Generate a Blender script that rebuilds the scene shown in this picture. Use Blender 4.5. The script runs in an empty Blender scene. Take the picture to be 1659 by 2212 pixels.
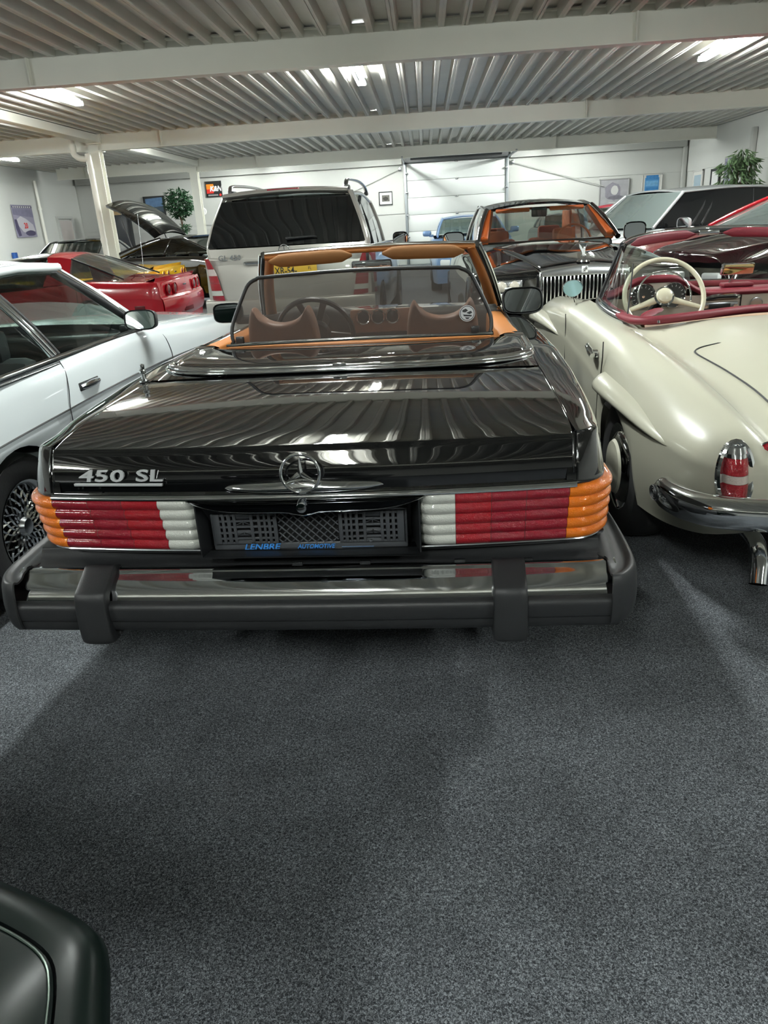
import bpy, bmesh, math, random
import numpy as np
from mathutils import Vector, Matrix
random.seed(7)
scene = bpy.context.scene
COL = scene.collection
PI = math.pi

# ---------------------------------------------------------------- camera
cam_d = bpy.data.cameras.new('camera'); cam = bpy.data.objects.new('camera', cam_d); COL.objects.link(cam)
_p, _r, _y = 0.37904, 0.058779, -0.072583           # pitch down, roll, heading (radians)
_f = np.array([math.sin(_y)*math.cos(_p), math.cos(_y)*math.cos(_p), -math.sin(_p)])
_rt = np.array([math.cos(_y), -math.sin(_y), 0.0]); _dn = np.cross(_f, _rt)
_r2 = math.cos(_r)*_rt + math.sin(_r)*_dn; _d2 = -math.sin(_r)*_rt + math.cos(_r)*_dn
cam.matrix_world = Matrix(((_r2[0], -_d2[0], -_f[0], 0), (_r2[1], -_d2[1], -_f[1], 0), (_r2[2], -_d2[2], -_f[2], 1.45), (0, 0, 0, 1)))
cam_d.sensor_fit = 'VERTICAL'; cam_d.sensor_height = 36; cam_d.lens = 25.59
cam_d.clip_start = 0.02; cam_d.clip_end = 200
scene.camera = cam
# ---------------------------------------------------------------- world, exposure
w = bpy.data.worlds.new('world'); scene.world = w; w.use_nodes = True
w.node_tree.nodes['Background'].inputs[0].default_value = (0.8, 0.85, 0.9, 1)
w.node_tree.nodes['Background'].inputs[1].default_value = 0.05
vs = scene.view_settings
vs.view_transform = 'Standard'; vs.look = 'None'; vs.gamma = 1.0; vs.exposure = 1.22
try: vs.use_curve_mapping = False
except Exception: pass
scene.cycles.use_denoising = True
scene.cycles.max_bounces = 8; scene.cycles.transparent_max_bounces = 24
scene.cycles.caustics_reflective = False; scene.cycles.caustics_refractive = False
scene.cycles.sample_clamp_indirect = 4.0
TUBE_POWER = 190.0

# ---------------------------------------------------------------- materials
def srgb(h):
    if isinstance(h, str):
        h = h.lstrip('#'); c = [int(h[i:i+2], 16)/255 for i in (0, 2, 4)]
    else: c = [v/255 for v in h]
    return tuple((v/12.92 if v <= 0.04045 else ((v+0.055)/1.055)**2.4) for v in c) + (1,)
MATS = {}
def mat(name, col='808080', rough=0.5, metal=0.0, coat=0.0, emit=None, es=0.0, noise=0.0, nscale=20.0, bump=0.0, bscale=60.0, spec=0.5, alpha=1.0, lin=None, sheen=0.0, detail=3.0):
    if name in MATS: return MATS[name]
    m = bpy.data.materials.new(name); m.use_nodes = True; nt = m.node_tree; b = nt.nodes['Principled BSDF']
    c = lin + (1,) if lin else srgb(col)
    b.inputs['Base Color'].default_value = c
    b.inputs['Roughness'].default_value = rough; b.inputs['Metallic'].default_value = metal
    b.inputs['Coat Weight'].default_value = coat; b.inputs['Coat Roughness'].default_value = 0.02
    b.inputs['Specular IOR Level'].default_value = spec; b.inputs['Alpha'].default_value = alpha
    if sheen: b.inputs['Sheen Weight'].default_value = sheen
    if emit: b.inputs['Emission Color'].default_value = srgb(emit); b.inputs['Emission Strength'].default_value = es
    if noise or bump:
        tc = nt.nodes.new('ShaderNodeTexCoord'); n = nt.nodes.new('ShaderNodeTexNoise')
        nt.links.new(tc.outputs['Object'], n.inputs['Vector']); n.inputs['Scale'].default_value = nscale; n.inputs['Detail'].default_value = detail
        if noise:
            mx = nt.nodes.new('ShaderNodeMix'); mx.data_type = 'RGBA'
            mx.inputs['A'].default_value = tuple(v*(1-noise) for v in c[:3])+(1,); mx.inputs['B'].default_value = tuple(min(1, v*(1+noise)) for v in c[:3])+(1,)
            nt.links.new(n.outputs['Fac'], mx.inputs['Factor']); nt.links.new(mx.outputs['Result'], b.inputs['Base Color'])
        if bump:
            n2 = nt.nodes.new('ShaderNodeTexNoise'); n2.inputs['Scale'].default_value = bscale; n2.inputs['Detail'].default_value = detail
            nt.links.new(tc.outputs['Object'], n2.inputs['Vector'])
            bp = nt.nodes.new('ShaderNodeBump'); bp.inputs['Strength'].default_value = bump; bp.inputs['Distance'].default_value = 0.01
            nt.links.new(n2.outputs['Fac'], bp.inputs['Height']); nt.links.new(bp.outputs['Normal'], b.inputs['Normal'])
    MATS[name] = m; return m
def glass(name, tint='c8d0cc', refl=1.0, dens=0.0, tintmix='101010'):
    """thin pane: tinted see-through with a Fresnel mirror"""
    if name in MATS: return MATS[name]
    m = bpy.data.materials.new(name); m.use_nodes = True; nt = m.node_tree; nt.nodes.clear()
    out = nt.nodes.new('ShaderNodeOutputMaterial'); tr = nt.nodes.new('ShaderNodeBsdfTransparent'); tr.inputs[0].default_value = srgb(tint)
    gl = nt.nodes.new('ShaderNodeBsdfGlossy'); gl.inputs['Roughness'].default_value = 0.01; gl.inputs['Color'].default_value = (1, 1, 1, 1)
    df = nt.nodes.new('ShaderNodeBsdfDiffuse'); df.inputs[0].default_value = srgb(tintmix)
    m1 = nt.nodes.new('ShaderNodeMixShader'); m1.inputs[0].default_value = dens
    nt.links.new(tr.outputs[0], m1.inputs[1]); nt.links.new(df.outputs[0], m1.inputs[2])
    pw = nt.nodes.new('ShaderNodeMath'); pw.operation = 'POWER'; pw.inputs[1].default_value = 4.0
    mul = nt.nodes.new('ShaderNodeMath'); mul.operation = 'MULTIPLY_ADD'; mul.inputs[1].default_value = refl*.9; mul.inputs[2].default_value = .07*refl
    # the pane is one sheet: use the facing cosine so both sides mirror alike
    lw = nt.nodes.new('ShaderNodeLayerWeight'); lw.inputs['Blend'].default_value = 0.5
    nt.links.new(lw.outputs['Facing'], pw.inputs[0]); nt.links.new(pw.outputs[0], mul.inputs[0]); 
    m2 = nt.nodes.new('ShaderNodeMixShader'); nt.links.new(mul.outputs[0], m2.inputs[0])
    nt.links.new(m1.outputs[0], m2.inputs[1]); nt.links.new(gl.outputs[0], m2.inputs[2]); nt.links.new(m2.outputs[0], out.inputs[0])
    MATS[name] = m; return m

# ---------------------------------------------------------------- mesh tools
def cr(P, n):
    """Catmull-Rom refine along axis 0; repeated points make creases"""
    P = np.asarray(P, float); m = len(P)
    if n <= 1 or m < 3: 
        if n <= 1: return P
        t = np.linspace(0, m-1, (m-1)*n+1); i = np.minimum(t.astype(int), m-2); f = (t-i).reshape((-1,)+(1,)*(P.ndim-1))
        return P[i]*(1-f)+P[i+1]*f
    E = np.concatenate([[2*P[0]-P[1]], P, [2*P[-1]-P[-2]]]); out = []
    for i in range(m-1):
        p0, p1, p2, p3 = E[i:i+4]
        if np.allclose(p1, p2, atol=1e-9): continue
        for k in range(n):
            t = k/n
            out.append(0.5*(2*p1+(p2-p0)*t+(2*p0-5*p1+4*p2-p3)*t*t+(3*p1-p0-3*p2+p3)*t**3))
    out.append(P[-1]); return np.array(out)
def crf(P, n):
    """refine keeping row count fixed even with repeats"""
    P = np.asarray(P, float); m = len(P); E = np.concatenate([[2*P[0]-P[1]], P, [2*P[-1]-P[-2]]]); out = []
    for i in range(m-1):
        p0, p1, p2, p3 = E[i:i+4]
        for k in range(n):
            t = k/n; out.append(0.5*(2*p1+(p2-p0)*t+(2*p0-5*p1+4*p2-p3)*t*t+(3*p1-p0-3*p2+p3)*t**3))
    out.append(P[-1]); return np.array(out)
def surf(rows, nu=4, nv=4):
    """control net [stations][section points][3] -> smooth grid"""
    A = crf(np.asarray(rows, float), nu)
    B = crf(np.swapaxes(A, 0, 1), nv)
    return np.swapaxes(B, 0, 1)
def mirx(G): 
    G = np.array(G, float); G[..., 0] *= -1; return G
def link(name, me, m, par=None, ang=35):
    if m is not None: me.materials.append(m)
    o = bpy.data.objects.new(name, me); COL.objects.link(o)
    if par is not None: o.parent = par
    if ang:
        for p in me.polygons: p.use_smooth = True
        try: me.set_sharp_from_angle(angle=math.radians(ang))
        except Exception: pass
    return o
class MB:
    def __init__(s): s.V = []; s.F = []
    def add(s, V, F):
        b = len(s.V); s.V += [tuple(map(float, v)) for v in V]; s.F += [tuple(b+i for i in f) for f in F]; return s
    def box(s, c, d, bev=0.0, rot=None):
        hx, hy, hz = d[0]/2, d[1]/2, d[2]/2
        if bev > 0:
            bev = min(bev, hx*.98, hy*.98, hz*.98)
            bm = bmesh.new(); bmesh.ops.create_cube(bm, size=1)
            for v in bm.verts: v.co = Vector((v.co.x*2*hx, v.co.y*2*hy, v.co.z*2*hz))
            bmesh.ops.bevel(bm, geom=list(bm.edges), offset=bev, segments=2, profile=0.5, affect='EDGES')
            bm.verts.index_update(); V = [v.co.copy() for v in bm.verts]; F = [[v.index for v in f.verts] for f in bm.faces]; bm.free()
        else:
            V = [Vector((x, y, z)) for x in (-hx, hx) for y in (-hy, hy) for z in (-hz, hz)]
            F = [(0, 1, 3, 2), (4, 6, 7, 5), (0, 4, 5, 1), (2, 3, 7, 6), (0, 2, 6, 4), (1, 5, 7, 3)]
        if rot is not None: V = [rot @ v for v in V]
        return s.add([v+Vector(c) for v in V], F)
    def tube(s, pts, r, seg=8, cap=True, closed=False, flat=None):
        pts = [Vector(p) for p in pts]; n = len(pts); rs = r if isinstance(r, (list, tuple)) else [r]*n
        V = []; up = None
        for i, p in enumerate(pts):
            if closed: d = pts[(i+1) % n]-pts[i-1]
            else: d = pts[min(i+1, n-1)]-pts[max(i-1, 0)]
            d.normalize()
            if up is None: up = Vector((0, 0, 1)) if abs(d.z) < 0.9 else Vector((1, 0, 0))
            a = d.cross(up); 
            if a.length < 1e-4: a = d.cross(Vector((0, 1, 0)))
            a.normalize(); b = a.cross(d).normalized(); up = b
            for k in range(seg):
                t = 2*PI*k/seg; fa, fb = (1, 1) if flat is None else flat
                V.append(p+a*(math.cos(t)*rs[i]*fa)+b*(math.sin(t)*rs[i]*fb))
        F = []; rng = n if closed else n-1
        for i in range(rng):
            j = (i+1) % n
            for k in range(seg): F.append((i*seg+k, i*seg+(k+1) % seg, j*seg+(k+1) % seg, j*seg+k))
        if cap and not closed: F.append(tuple(range(seg-1, -1, -1))); F.append(tuple((n-1)*seg+k for k in range(seg)))
        return s.add(V, F)
    def lathe(s, prof, c, axis='z', seg=24, sc=(1, 1), cap=False):
        V = []; n = len(prof)
        for (r, h) in prof:
            for k in range(seg):
                t = 2*PI*k/seg; a, b = r*math.cos(t)*sc[0], r*math.sin(t)*sc[1]
                V.append({'z': (a, b, h), 'y': (a, h, b), 'x': (h, a, b)}[axis])
        F = [(i*seg+k, i*seg+(k+1) % seg, (i+1)*seg+(k+1) % seg, (i+1)*seg+k) for i in range(n-1) for k in range(seg)]
        if cap and prof[0][0] > 1e-6: F.append(tuple(range(seg-1, -1, -1)))
        if cap and prof[-1][0] > 1e-6: F.append(tuple((n-1)*seg+k for k in range(seg)))
        return s.add([Vector(v)+Vector(c) for v in V], F)
    def grid(s, G, cu=False, cv=False):
        G = np.asarray(G, float); a, b = G.shape[:2]; F = []
        for i in range(a if cu else a-1):
            for j in range(b if cv else b-1):
                F.append((i*b+j, i*b+(j+1) % b, ((i+1) % a)*b+(j+1) % b, ((i+1) % a)*b+j))
        return s.add(G.reshape(-1, 3), F)
    def prism(s, poly, d):
        """closed 3d polygon extruded by vector d"""
        n = len(poly); d = Vector(d); P = [Vector(p) for p in poly]
        V = P+[p+d for p in P]; F = [tuple(range(n-1, -1, -1)), tuple(range(n, 2*n))]+[(i, (i+1) % n, n+(i+1) % n, n+i) for i in range(n)]
        return s.add(V, F)
    def build(s, name, m, par=None, ang=35, solid=0.0, off=-1, fix=True, sub=0):
        me = bpy.data.meshes.new(name); me.from_pydata(s.V, [], s.F); me.validate()
        if fix:
            bm = bmesh.new(); bm.from_mesh(me); bmesh.ops.remove_doubles(bm, verts=bm.verts, dist=1e-5); bmesh.ops.recalc_face_normals(bm, faces=bm.faces)
            if solid:
                if sum((f.normal.z-.3*f.normal.y)*f.calc_area() for f in bm.faces) < 0: bmesh.ops.reverse_faces(bm, faces=bm.faces[:])
                bm.normal_update(); bm.verts.ensure_lookup_table(); bm.verts.index_update(); N = len(bm.verts)
                nv = [bm.verts.new(v.co-v.normal*solid) for v in bm.verts[:N]]
                fs = [[v.index for v in f.verts] for f in bm.faces]; be = [(e_.verts[0].index, e_.verts[1].index, e_.link_loops[0].vert.index) for e_ in bm.edges if len(e_.link_faces) == 1]
                vs_ = bm.verts[:][:N] if False else list(bm.verts)[:N]
                for f in fs:
                    try: bm.faces.new([nv[i] for i in reversed(f)])
                    except Exception: pass
                for a, c, st in be:
                    if st != a: a, c = c, a
                    try: bm.faces.new([vs_[c], vs_[a], nv[a], nv[c]])
                    except Exception: pass
            bm.to_mesh(me); bm.free()
        me.update(); o = link(name, me, m, par, ang)
        if sub: md = o.modifiers.new('u', 'SUBSURF'); md.levels = sub; md.render_levels = sub
        return o
def G(name, grid, m, par, solid=0.0, ang=40, off=-1, cu=False, cv=False): return MB().grid(grid, cu, cv).build(name, m, par, ang, solid, off)
def empty(name, loc, rz=0.0, rot=None):
    o = bpy.data.objects.new(name, None); COL.objects.link(o); o.location = loc
    o.rotation_euler = rot if rot else (0, 0, rz); o.empty_display_size = 0.1; return o
def tag(o, label=None, cat=None, group=None, kind=None):
    if label: o['label'] = label
    if cat: o['category'] = cat
    if group: o['group'] = group
    if kind: o['kind'] = kind
    return o
def thing(name, label, cat, loc=(0, 0, 0), rz=0.0, group=None): return tag(empty(name, loc, rz), label, cat, group)
def text(name, body, loc, size, m, par, ext=0.002, rot=(PI/2, 0, 0), off=0.0, shear=0.0, sx=1.0, space=1.0, align='LEFT'):
    c = bpy.data.curves.new(name, 'FONT'); c.body = body; c.size = size; c.extrude = ext; c.offset = off; c.shear = shear; c.space_character = space; c.align_x = align
    c.bevel_depth = 0; c.resolution_u = 3
    tmp = bpy.data.objects.new(name, c); COL.objects.link(tmp); bpy.context.view_layer.update()
    me = bpy.data.meshes.new_from_object(tmp.evaluated_get(bpy.context.evaluated_depsgraph_get())); bpy.data.objects.remove(tmp); bpy.data.curves.remove(c)
    me.name = name; me.materials.clear(); me.materials.append(m)
    o = bpy.data.objects.new(name, me); COL.objects.link(o); o.parent = par; o.location = loc; o.rotation_euler = rot; o.scale = (sx, 1, 1); return o
def disc(name, c, r, m, par, th=0.004, axis='y', seg=28):
    return MB().lathe([(0, -th), (r, -th), (r, 0), (0, 0)], c, axis, seg).build(name, m, par, 30)
# ================================================================ SETTING
M_chrome = mat('chrome', 'e6e8ea', 0.06, 1.0)
M_chromed = mat('chrome_dull', 'b8babc', 0.22, 1.0)
M_rubber = mat('rubber_grey', lin=(0.022, 0.023, 0.024), rough=0.45, bump=0.06, bscale=400, spec=0.4)
M_blackpl = mat('black_plastic', lin=(0.012, 0.013, 0.014), rough=0.38)
M_tyre = mat('tyre', lin=(0.012, 0.012, 0.012), rough=0.7, bump=0.1, bscale=90)
M_beam = mat('beam_paint', 'e4e3d8', 0.42, noise=0.03, nscale=3)
M_ceil = mat('deck_metal', 'cccac1', 0.38, 0.12, noise=0.10, nscale=2.5)
M_wall = mat('wall_white', 'c6c7c2', 0.7, noise=0.03, nscale=1.2, bump=0.15, bscale=14)

def carpet_mat():
    m = bpy.data.materials.new('carpet'); m.use_nodes = True; nt = m.node_tree; b = nt.nodes['Principled BSDF']; N = nt.nodes.new; L = nt.links.new
    tc = N('ShaderNodeTexCoord')
    mp = N('ShaderNodeMapping'); mp.inputs['Scale'].default_value = (1.0, 1.0, 1); L(tc.outputs['Object'], mp.inputs['Vector'])
    n1 = N('ShaderNodeTexNoise'); n1.inputs['Scale'].default_value = 205; n1.inputs['Detail'].default_value = 5; n1.inputs['Roughness'].default_value = 0.75; n1.inputs['Distortion'].default_value = 1.2
    n2 = N('ShaderNodeTexNoise'); n2.inputs['Scale'].default_value = 5; n2.inputs['Detail'].default_value = 5
    n3 = N('ShaderNodeTexNoise'); n3.inputs['Scale'].default_value = 45; n3.inputs['Detail'].default_value = 3; n3.inputs['Distortion'].default_value = 2
    for n in (n1, n2, n3): L(mp.outputs[0], n.inputs['Vector'])
    r1 = N('ShaderNodeValToRGB'); e = r1.color_ramp.elements; e[0].position = 0.41; e[0].color = (0.016, 0.019, 0.0225, 1); e[1].position = 0.60; e[1].color = (0.33, 0.355, 0.38, 1)
    x = r1.color_ramp.elements.new(0.50); x.color = (0.080, 0.088, 0.098, 1)
    L(n1.outputs['Fac'], r1.inputs[0])
    mr = N('ShaderNodeMapRange'); mr.inputs['From Min'].default_value = 0.3; mr.inputs['From Max'].default_value = 0.7; mr.inputs['To Min'].default_value = 0.78; mr.inputs['To Max'].default_value = 1.12; L(n2.outputs['Fac'], mr.inputs['Value'])
    mr3 = N('ShaderNodeMapRange'); mr3.inputs['From Min'].default_value = 0.3; mr3.inputs['From Max'].default_value = 0.7; mr3.inputs['To Min'].default_value = 0.8; mr3.inputs['To Max'].default_value = 1.2; L(n3.outputs['Fac'], mr3.inputs['Value'])
    mm = N('ShaderNodeMath'); mm.operation = 'MULTIPLY'; L(mr.outputs[0], mm.inputs[0]); L(mr3.outputs[0], mm.inputs[1])
    mx = N('ShaderNodeVectorMath'); mx.operation = 'SCALE'; L(r1.outputs[0], mx.inputs[0]); L(mm.outputs[0], mx.inputs['Scale'])
    L(mx.outputs[0], b.inputs['Base Color']); b.inputs['Roughness'].default_value = 0.95; b.inputs['Specular IOR Level'].default_value = 0.15
    b.inputs['Sheen Weight'].default_value = 0.05
    bp = N('ShaderNodeBump'); bp.inputs['Strength'].default_value = 0.7; bp.inputs['Distance'].default_value = 0.004; L(n1.outputs['Fac'], bp.inputs['Height']); L(bp.outputs[0], b.inputs['Normal'])
    return m
XL, XR, YB, YN, ZC = -12.0, 8.7, 27.0, -9.0, 3.62
MB().box(((XL+XR)/2, (YB+YN)/2, -0.1), (XR-XL, YB-YN, 0.2)).build('floor', carpet_mat(), ang=0)['kind'] = 'structure'
ceil = MB().box(((XL+XR)/2, (YB+YN)/2, ZC+0.06), (XR-XL, YB-YN, 0.12)).build('ceiling', M_ceil, ang=0); ceil['kind'] = 'structure'
# trapezoid deck ribs, each its own piece of the ceiling, a lap joint on every third
def rib_mesh(joint):
    b = MB(); z0 = ZC; d = 0.105; wb, wt = 0.036, 0.062
    P = [(-wt, z0), (-wb, z0-d), (-0.006, z0-d), (-0.004, z0-d+(0.01 if joint else 0.002)), (0.004, z0-d+(0.01 if joint else 0.002)), (0.006, z0-d-(0.004 if joint else 0)), (wb, z0-d-(0.004 if joint else 0)), (wt, z0)]
    b.grid([[(x, YN, z) for x, z in P], [(x, YB, z) for x, z in P]])
    me = bpy.data.meshes.new('deck_rib'); me.from_pydata(b.V, [], b.F); me.materials.append(M_ceil); me.update(); return me
rm = [rib_mesh(False), rib_mesh(True)]
x = XL+0.14; k = 0
while x < XR:
    o = bpy.data.objects.new('deck_rib', rm[1 if k % 3 == 0 else 0]); COL.objects.link(o); o.parent = ceil; o.location = (x, 0, 0); x += 0.2757; k += 1
def wall(name, c, d, m=M_wall): o = MB().box(c, d).build(name, m, ang=0); o['kind'] = 'structure'; return o
H2 = 3.75
wb_ = wall('wall_back', ((XL+XR)/2, YB+0.1, H2/2), (XR-XL+0.4, 0.2, H2))
wl_ = wall('wall_left', (XL-0.1, (YB+YN)/2, H2/2), (0.2, YB-YN, H2))
wr_ = wall('wall_right', (XR+0.1, (YB+YN)/2, H2/2), (0.2, YB-YN, H2))
wn_ = wall('wall_near', ((XL+XR)/2, YN-0.1, H2/2), (XR-XL+0.4, 0.2, H2))
# wall panel joints: a recessed shadow line under a slightly proud upper panel on the back and right wall
M_wall2 = mat('wall_grey', 'bcbdb9', 0.7, noise=0.03, nscale=1)
o = MB().box((-6.3, YB-0.012, 2.62), (11.3, 0.024, 1.9)).box((5.75, YB-0.012, 3.02), (5.9, 0.024, 1.15)).build('upper_panel', M_wall, wb_, ang=0)
o = MB().box((-9.3, YB-0.01, 1.1), (5.2, 0.02, 0.9)).build('lower_panel', M_wall2, wb_, ang=0)
o = MB().box((XR-0.012, 18.0, 3.0), (0.024, 18, 1.15)).build('upper_panel', M_wall, wr_, ang=0)
# steel frame: six cross beams (I sections with stiffener plates)
def ibeam(x0, x1, y, zt, h, bf, stiff=(), tf=0.016, tw=0.01):
    b = MB(); xc, L = (x0+x1)/2, x1-x0
    b.box((xc, y, zt-tf/2), (L, bf, tf)).box((xc, y, zt-h+tf/2), (L, bf, tf)).box((xc, y, zt-h/2), (L, tw, h-2*tf))
    for s in stiff: b.box((s, y, zt-h/2), (0.012, bf-0.01, h-2*tf))
    return b
for i, (y, st) in enumerate([(-4.3, (0,)), (2.9, (-1.0, 4.2)), (10.0, (-4.72, 2.5)), (17.2, (-6.95, -5.55, 3.4)), (24.5, (-10.5, -6.95, -5.05, 4.0))]):
    o = ibeam(XL if i != 4 else -11.4, XR, y, 3.60, 0.40, 0.18, st).build('trim_%d' % (i+1), M_beam, ang=0); o['kind'] = 'structure'
# eaves beam on the back wall and the side trims
for nm_, xa_, xb_ in (('trim_6', -11.9, -.68), ('trim_7', 2.92, 8.6)):
    o = MB().box(((xa_+xb_)/2, YB-0.12, 3.33), (xb_-xa_, 0.14, 0.3)).build(nm_, mat('beam_grey', 'b4b5b0', 0.45), ang=0); o['kind'] = 'structure'
# columns
def column(x, y, nm, par=None):
    c = tag(empty(nm, (x, y, 0)), None, None, None, 'structure')
    return c
M_pipe = mat('pipe_white', 'e4e2d8', 0.35)
def col_thing(x, y, label):
    t = thing('steel_column', label, 'column', (x, y, 0))
    MB().box((0, -0.10, 1.6), (0.24, 0.014, 3.19)).box((0, 0.10, 1.6), (0.24, 0.014, 3.19)).box((0, 0, 1.6), (0.01, 0.17, 3.19)).build('column_shaft', M_beam, t, ang=0)
    MB().box((0, 0, 0.01), (0.28, 0.28, 0.02)).build('base_plate', M_beam, t, ang=0)
    MB().box((0, 0, 3.19), (0.36, 0.2, 0.018)).build('cap_plate', M_beam, t, ang=0)
    return t
c1 = col_thing(-7.05, 17.2, 'white steel column behind the red sports car, with a drain pipe beside it')
c2 = col_thing(-7.05, 24.5, 'white steel column further back, right of the bushy plant')
dp = [(-7.42, 16.93, 3.52), (-7.42, 16.93, 3.25), (-7.40, 16.93, 3.13), (-7.30, 16.93, 3.06), (-7.26, 16.93, 3.05), (-7.16, 16.95, 3.02), (-7.12, 16.96, 2.9), (-7.12, 16.96, 0.05)]
dp = cr(dp, 3); b = MB(); b.tube(dp, 0.062, 12)
dt = thing('drain_pipe', 'white drain pipe with an elbow running down the nearer column', 'pipe', (0, 0, 0)); b.build('pipe_run', M_pipe, dt)
for p in [(-7.42, 16.93, 3.27), (-7.12, 16.96, 2.8), (-7.12, 16.96, 1.4)]: MB().lathe([(.06, -.05), (0.07, -0.05), (0.07, 0.05), (.06, .05)], p, 'z', 12).build('pipe_collar', M_pipe, dt)
# long box gutter carried above the column row
for i, (y0, y1, lb) in enumerate([(10.1, 17.1, 'white box gutter hung under the deck left of the front ceiling lamp'), (17.35, 24.4, 'white box gutter hung under the deck in the far bay')]):
    t = thing('box_gutter', lb, 'gutter', (-7.0, 0, 0)); MB().box((0, (y0+y1)/2, 3.42), (0.30, y1-y0, 0.15), 0.01).build('channel', M_beam, t)
    for yy in (y0+.04, y1-.04): MB().box((0, yy, 3.42), (0.34, 0.04, 0.18)).build('end_bracket', M_beam, t)
# fluorescent fittings
M_tube = mat('tube_light', 'ffffff', 0.4, emit='f7fdfa', es=TUBE_POWER)
M_fit = mat('fitting_white', 'eceeee', 0.35)
M_tube2 = mat('tube_light_dimmed', 'ffffff', 0.4, emit='f7fdfa', es=TUBE_POWER*.85)  # same tubes behind the camera, dimmed to balance light and shadow on the floor
def fitting(x, y, L, label, z=3.40, twin=True):
    t = thing('ceiling_lamp', label, 'ceiling lamp', (x, y, z), 0, 'fluorescent ceiling lamps')
    MB().box((0, 0, 0.075), (0.05, L, 0.045), 0.006).build('housing', M_fit, t)
    MB().box((0, 0, 0.11), (0.02, 0.02, 0.06)).build('hanger', M_chromed, t)
    for s in ((-1, 1) if twin else (0,)):
        b = MB(); b.tube([(s*0.05, -L/2+0.04, 0.02), (s*0.05, L/2-0.04, 0.02)], 0.017, 10); b.build('tube', M_tube2 if y < 0 else M_tube, t)
    for s in (-1, 1): MB().box((0, s*(L/2-0.02), 0.035), (0.12, 0.035, 0.07), 0.006).build('lamp_holder', M_blackpl if s < 0 else M_fit, t)
    return t
for (x, y, L, lb) in [(-5.35, 12.0, 1.6, 'glowing twin tube ceiling lamp beside the box gutter, left in the second bay'), (-0.88, 12.0, 1.6, 'glowing ceiling lamp in the middle of the second bay'), (4.2, 11.95, 1.7, 'glowing twin tube ceiling lamp at the upper right'),
    (-5.6, 18.4, 1.6, 'small far ceiling lamp left of the middle, near the second column'), (-0.95, 18.5, 1.6, 'small far ceiling lamp above the silver off-roader'), (4.15, 18.0, 1.6, 'small far ceiling lamp on the right in the third bay'),
    (-5.4, 25.2, 1.3, 'ceiling lamp behind the last beam on the left'), (4.1, 25.2, 1.3, 'ceiling lamp behind the last beam on the right'), (-0.9, 25.2, 1.2, 'ceiling lamp behind the last beam over the roller door'),
    (-7.0, 4.4, 1.6, 'ceiling lamp above the white coupe outside the frame'), (-0.75, 4.3, 1.6, 'ceiling lamp above the black convertible outside the frame'), (4.2, 4.4, 1.6, 'ceiling lamp above the cream roadster outside the frame'),
    (-5.4, -2.2, 1.6, 'ceiling lamp behind the camera on the left'), (-0.9, -2.2, 1.6, 'ceiling lamp behind the camera in the middle'), (4.2, -2.2, 1.6, 'ceiling lamp behind the camera on the right'),
    (-10.4, 12.0, 1.6, 'ceiling lamp of the far left row in the second bay'), (-10.4, 19.5, 1.6, 'ceiling lamp of the far left row in the third bay')]:
    fitting(x, y, L, lb)
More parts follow.
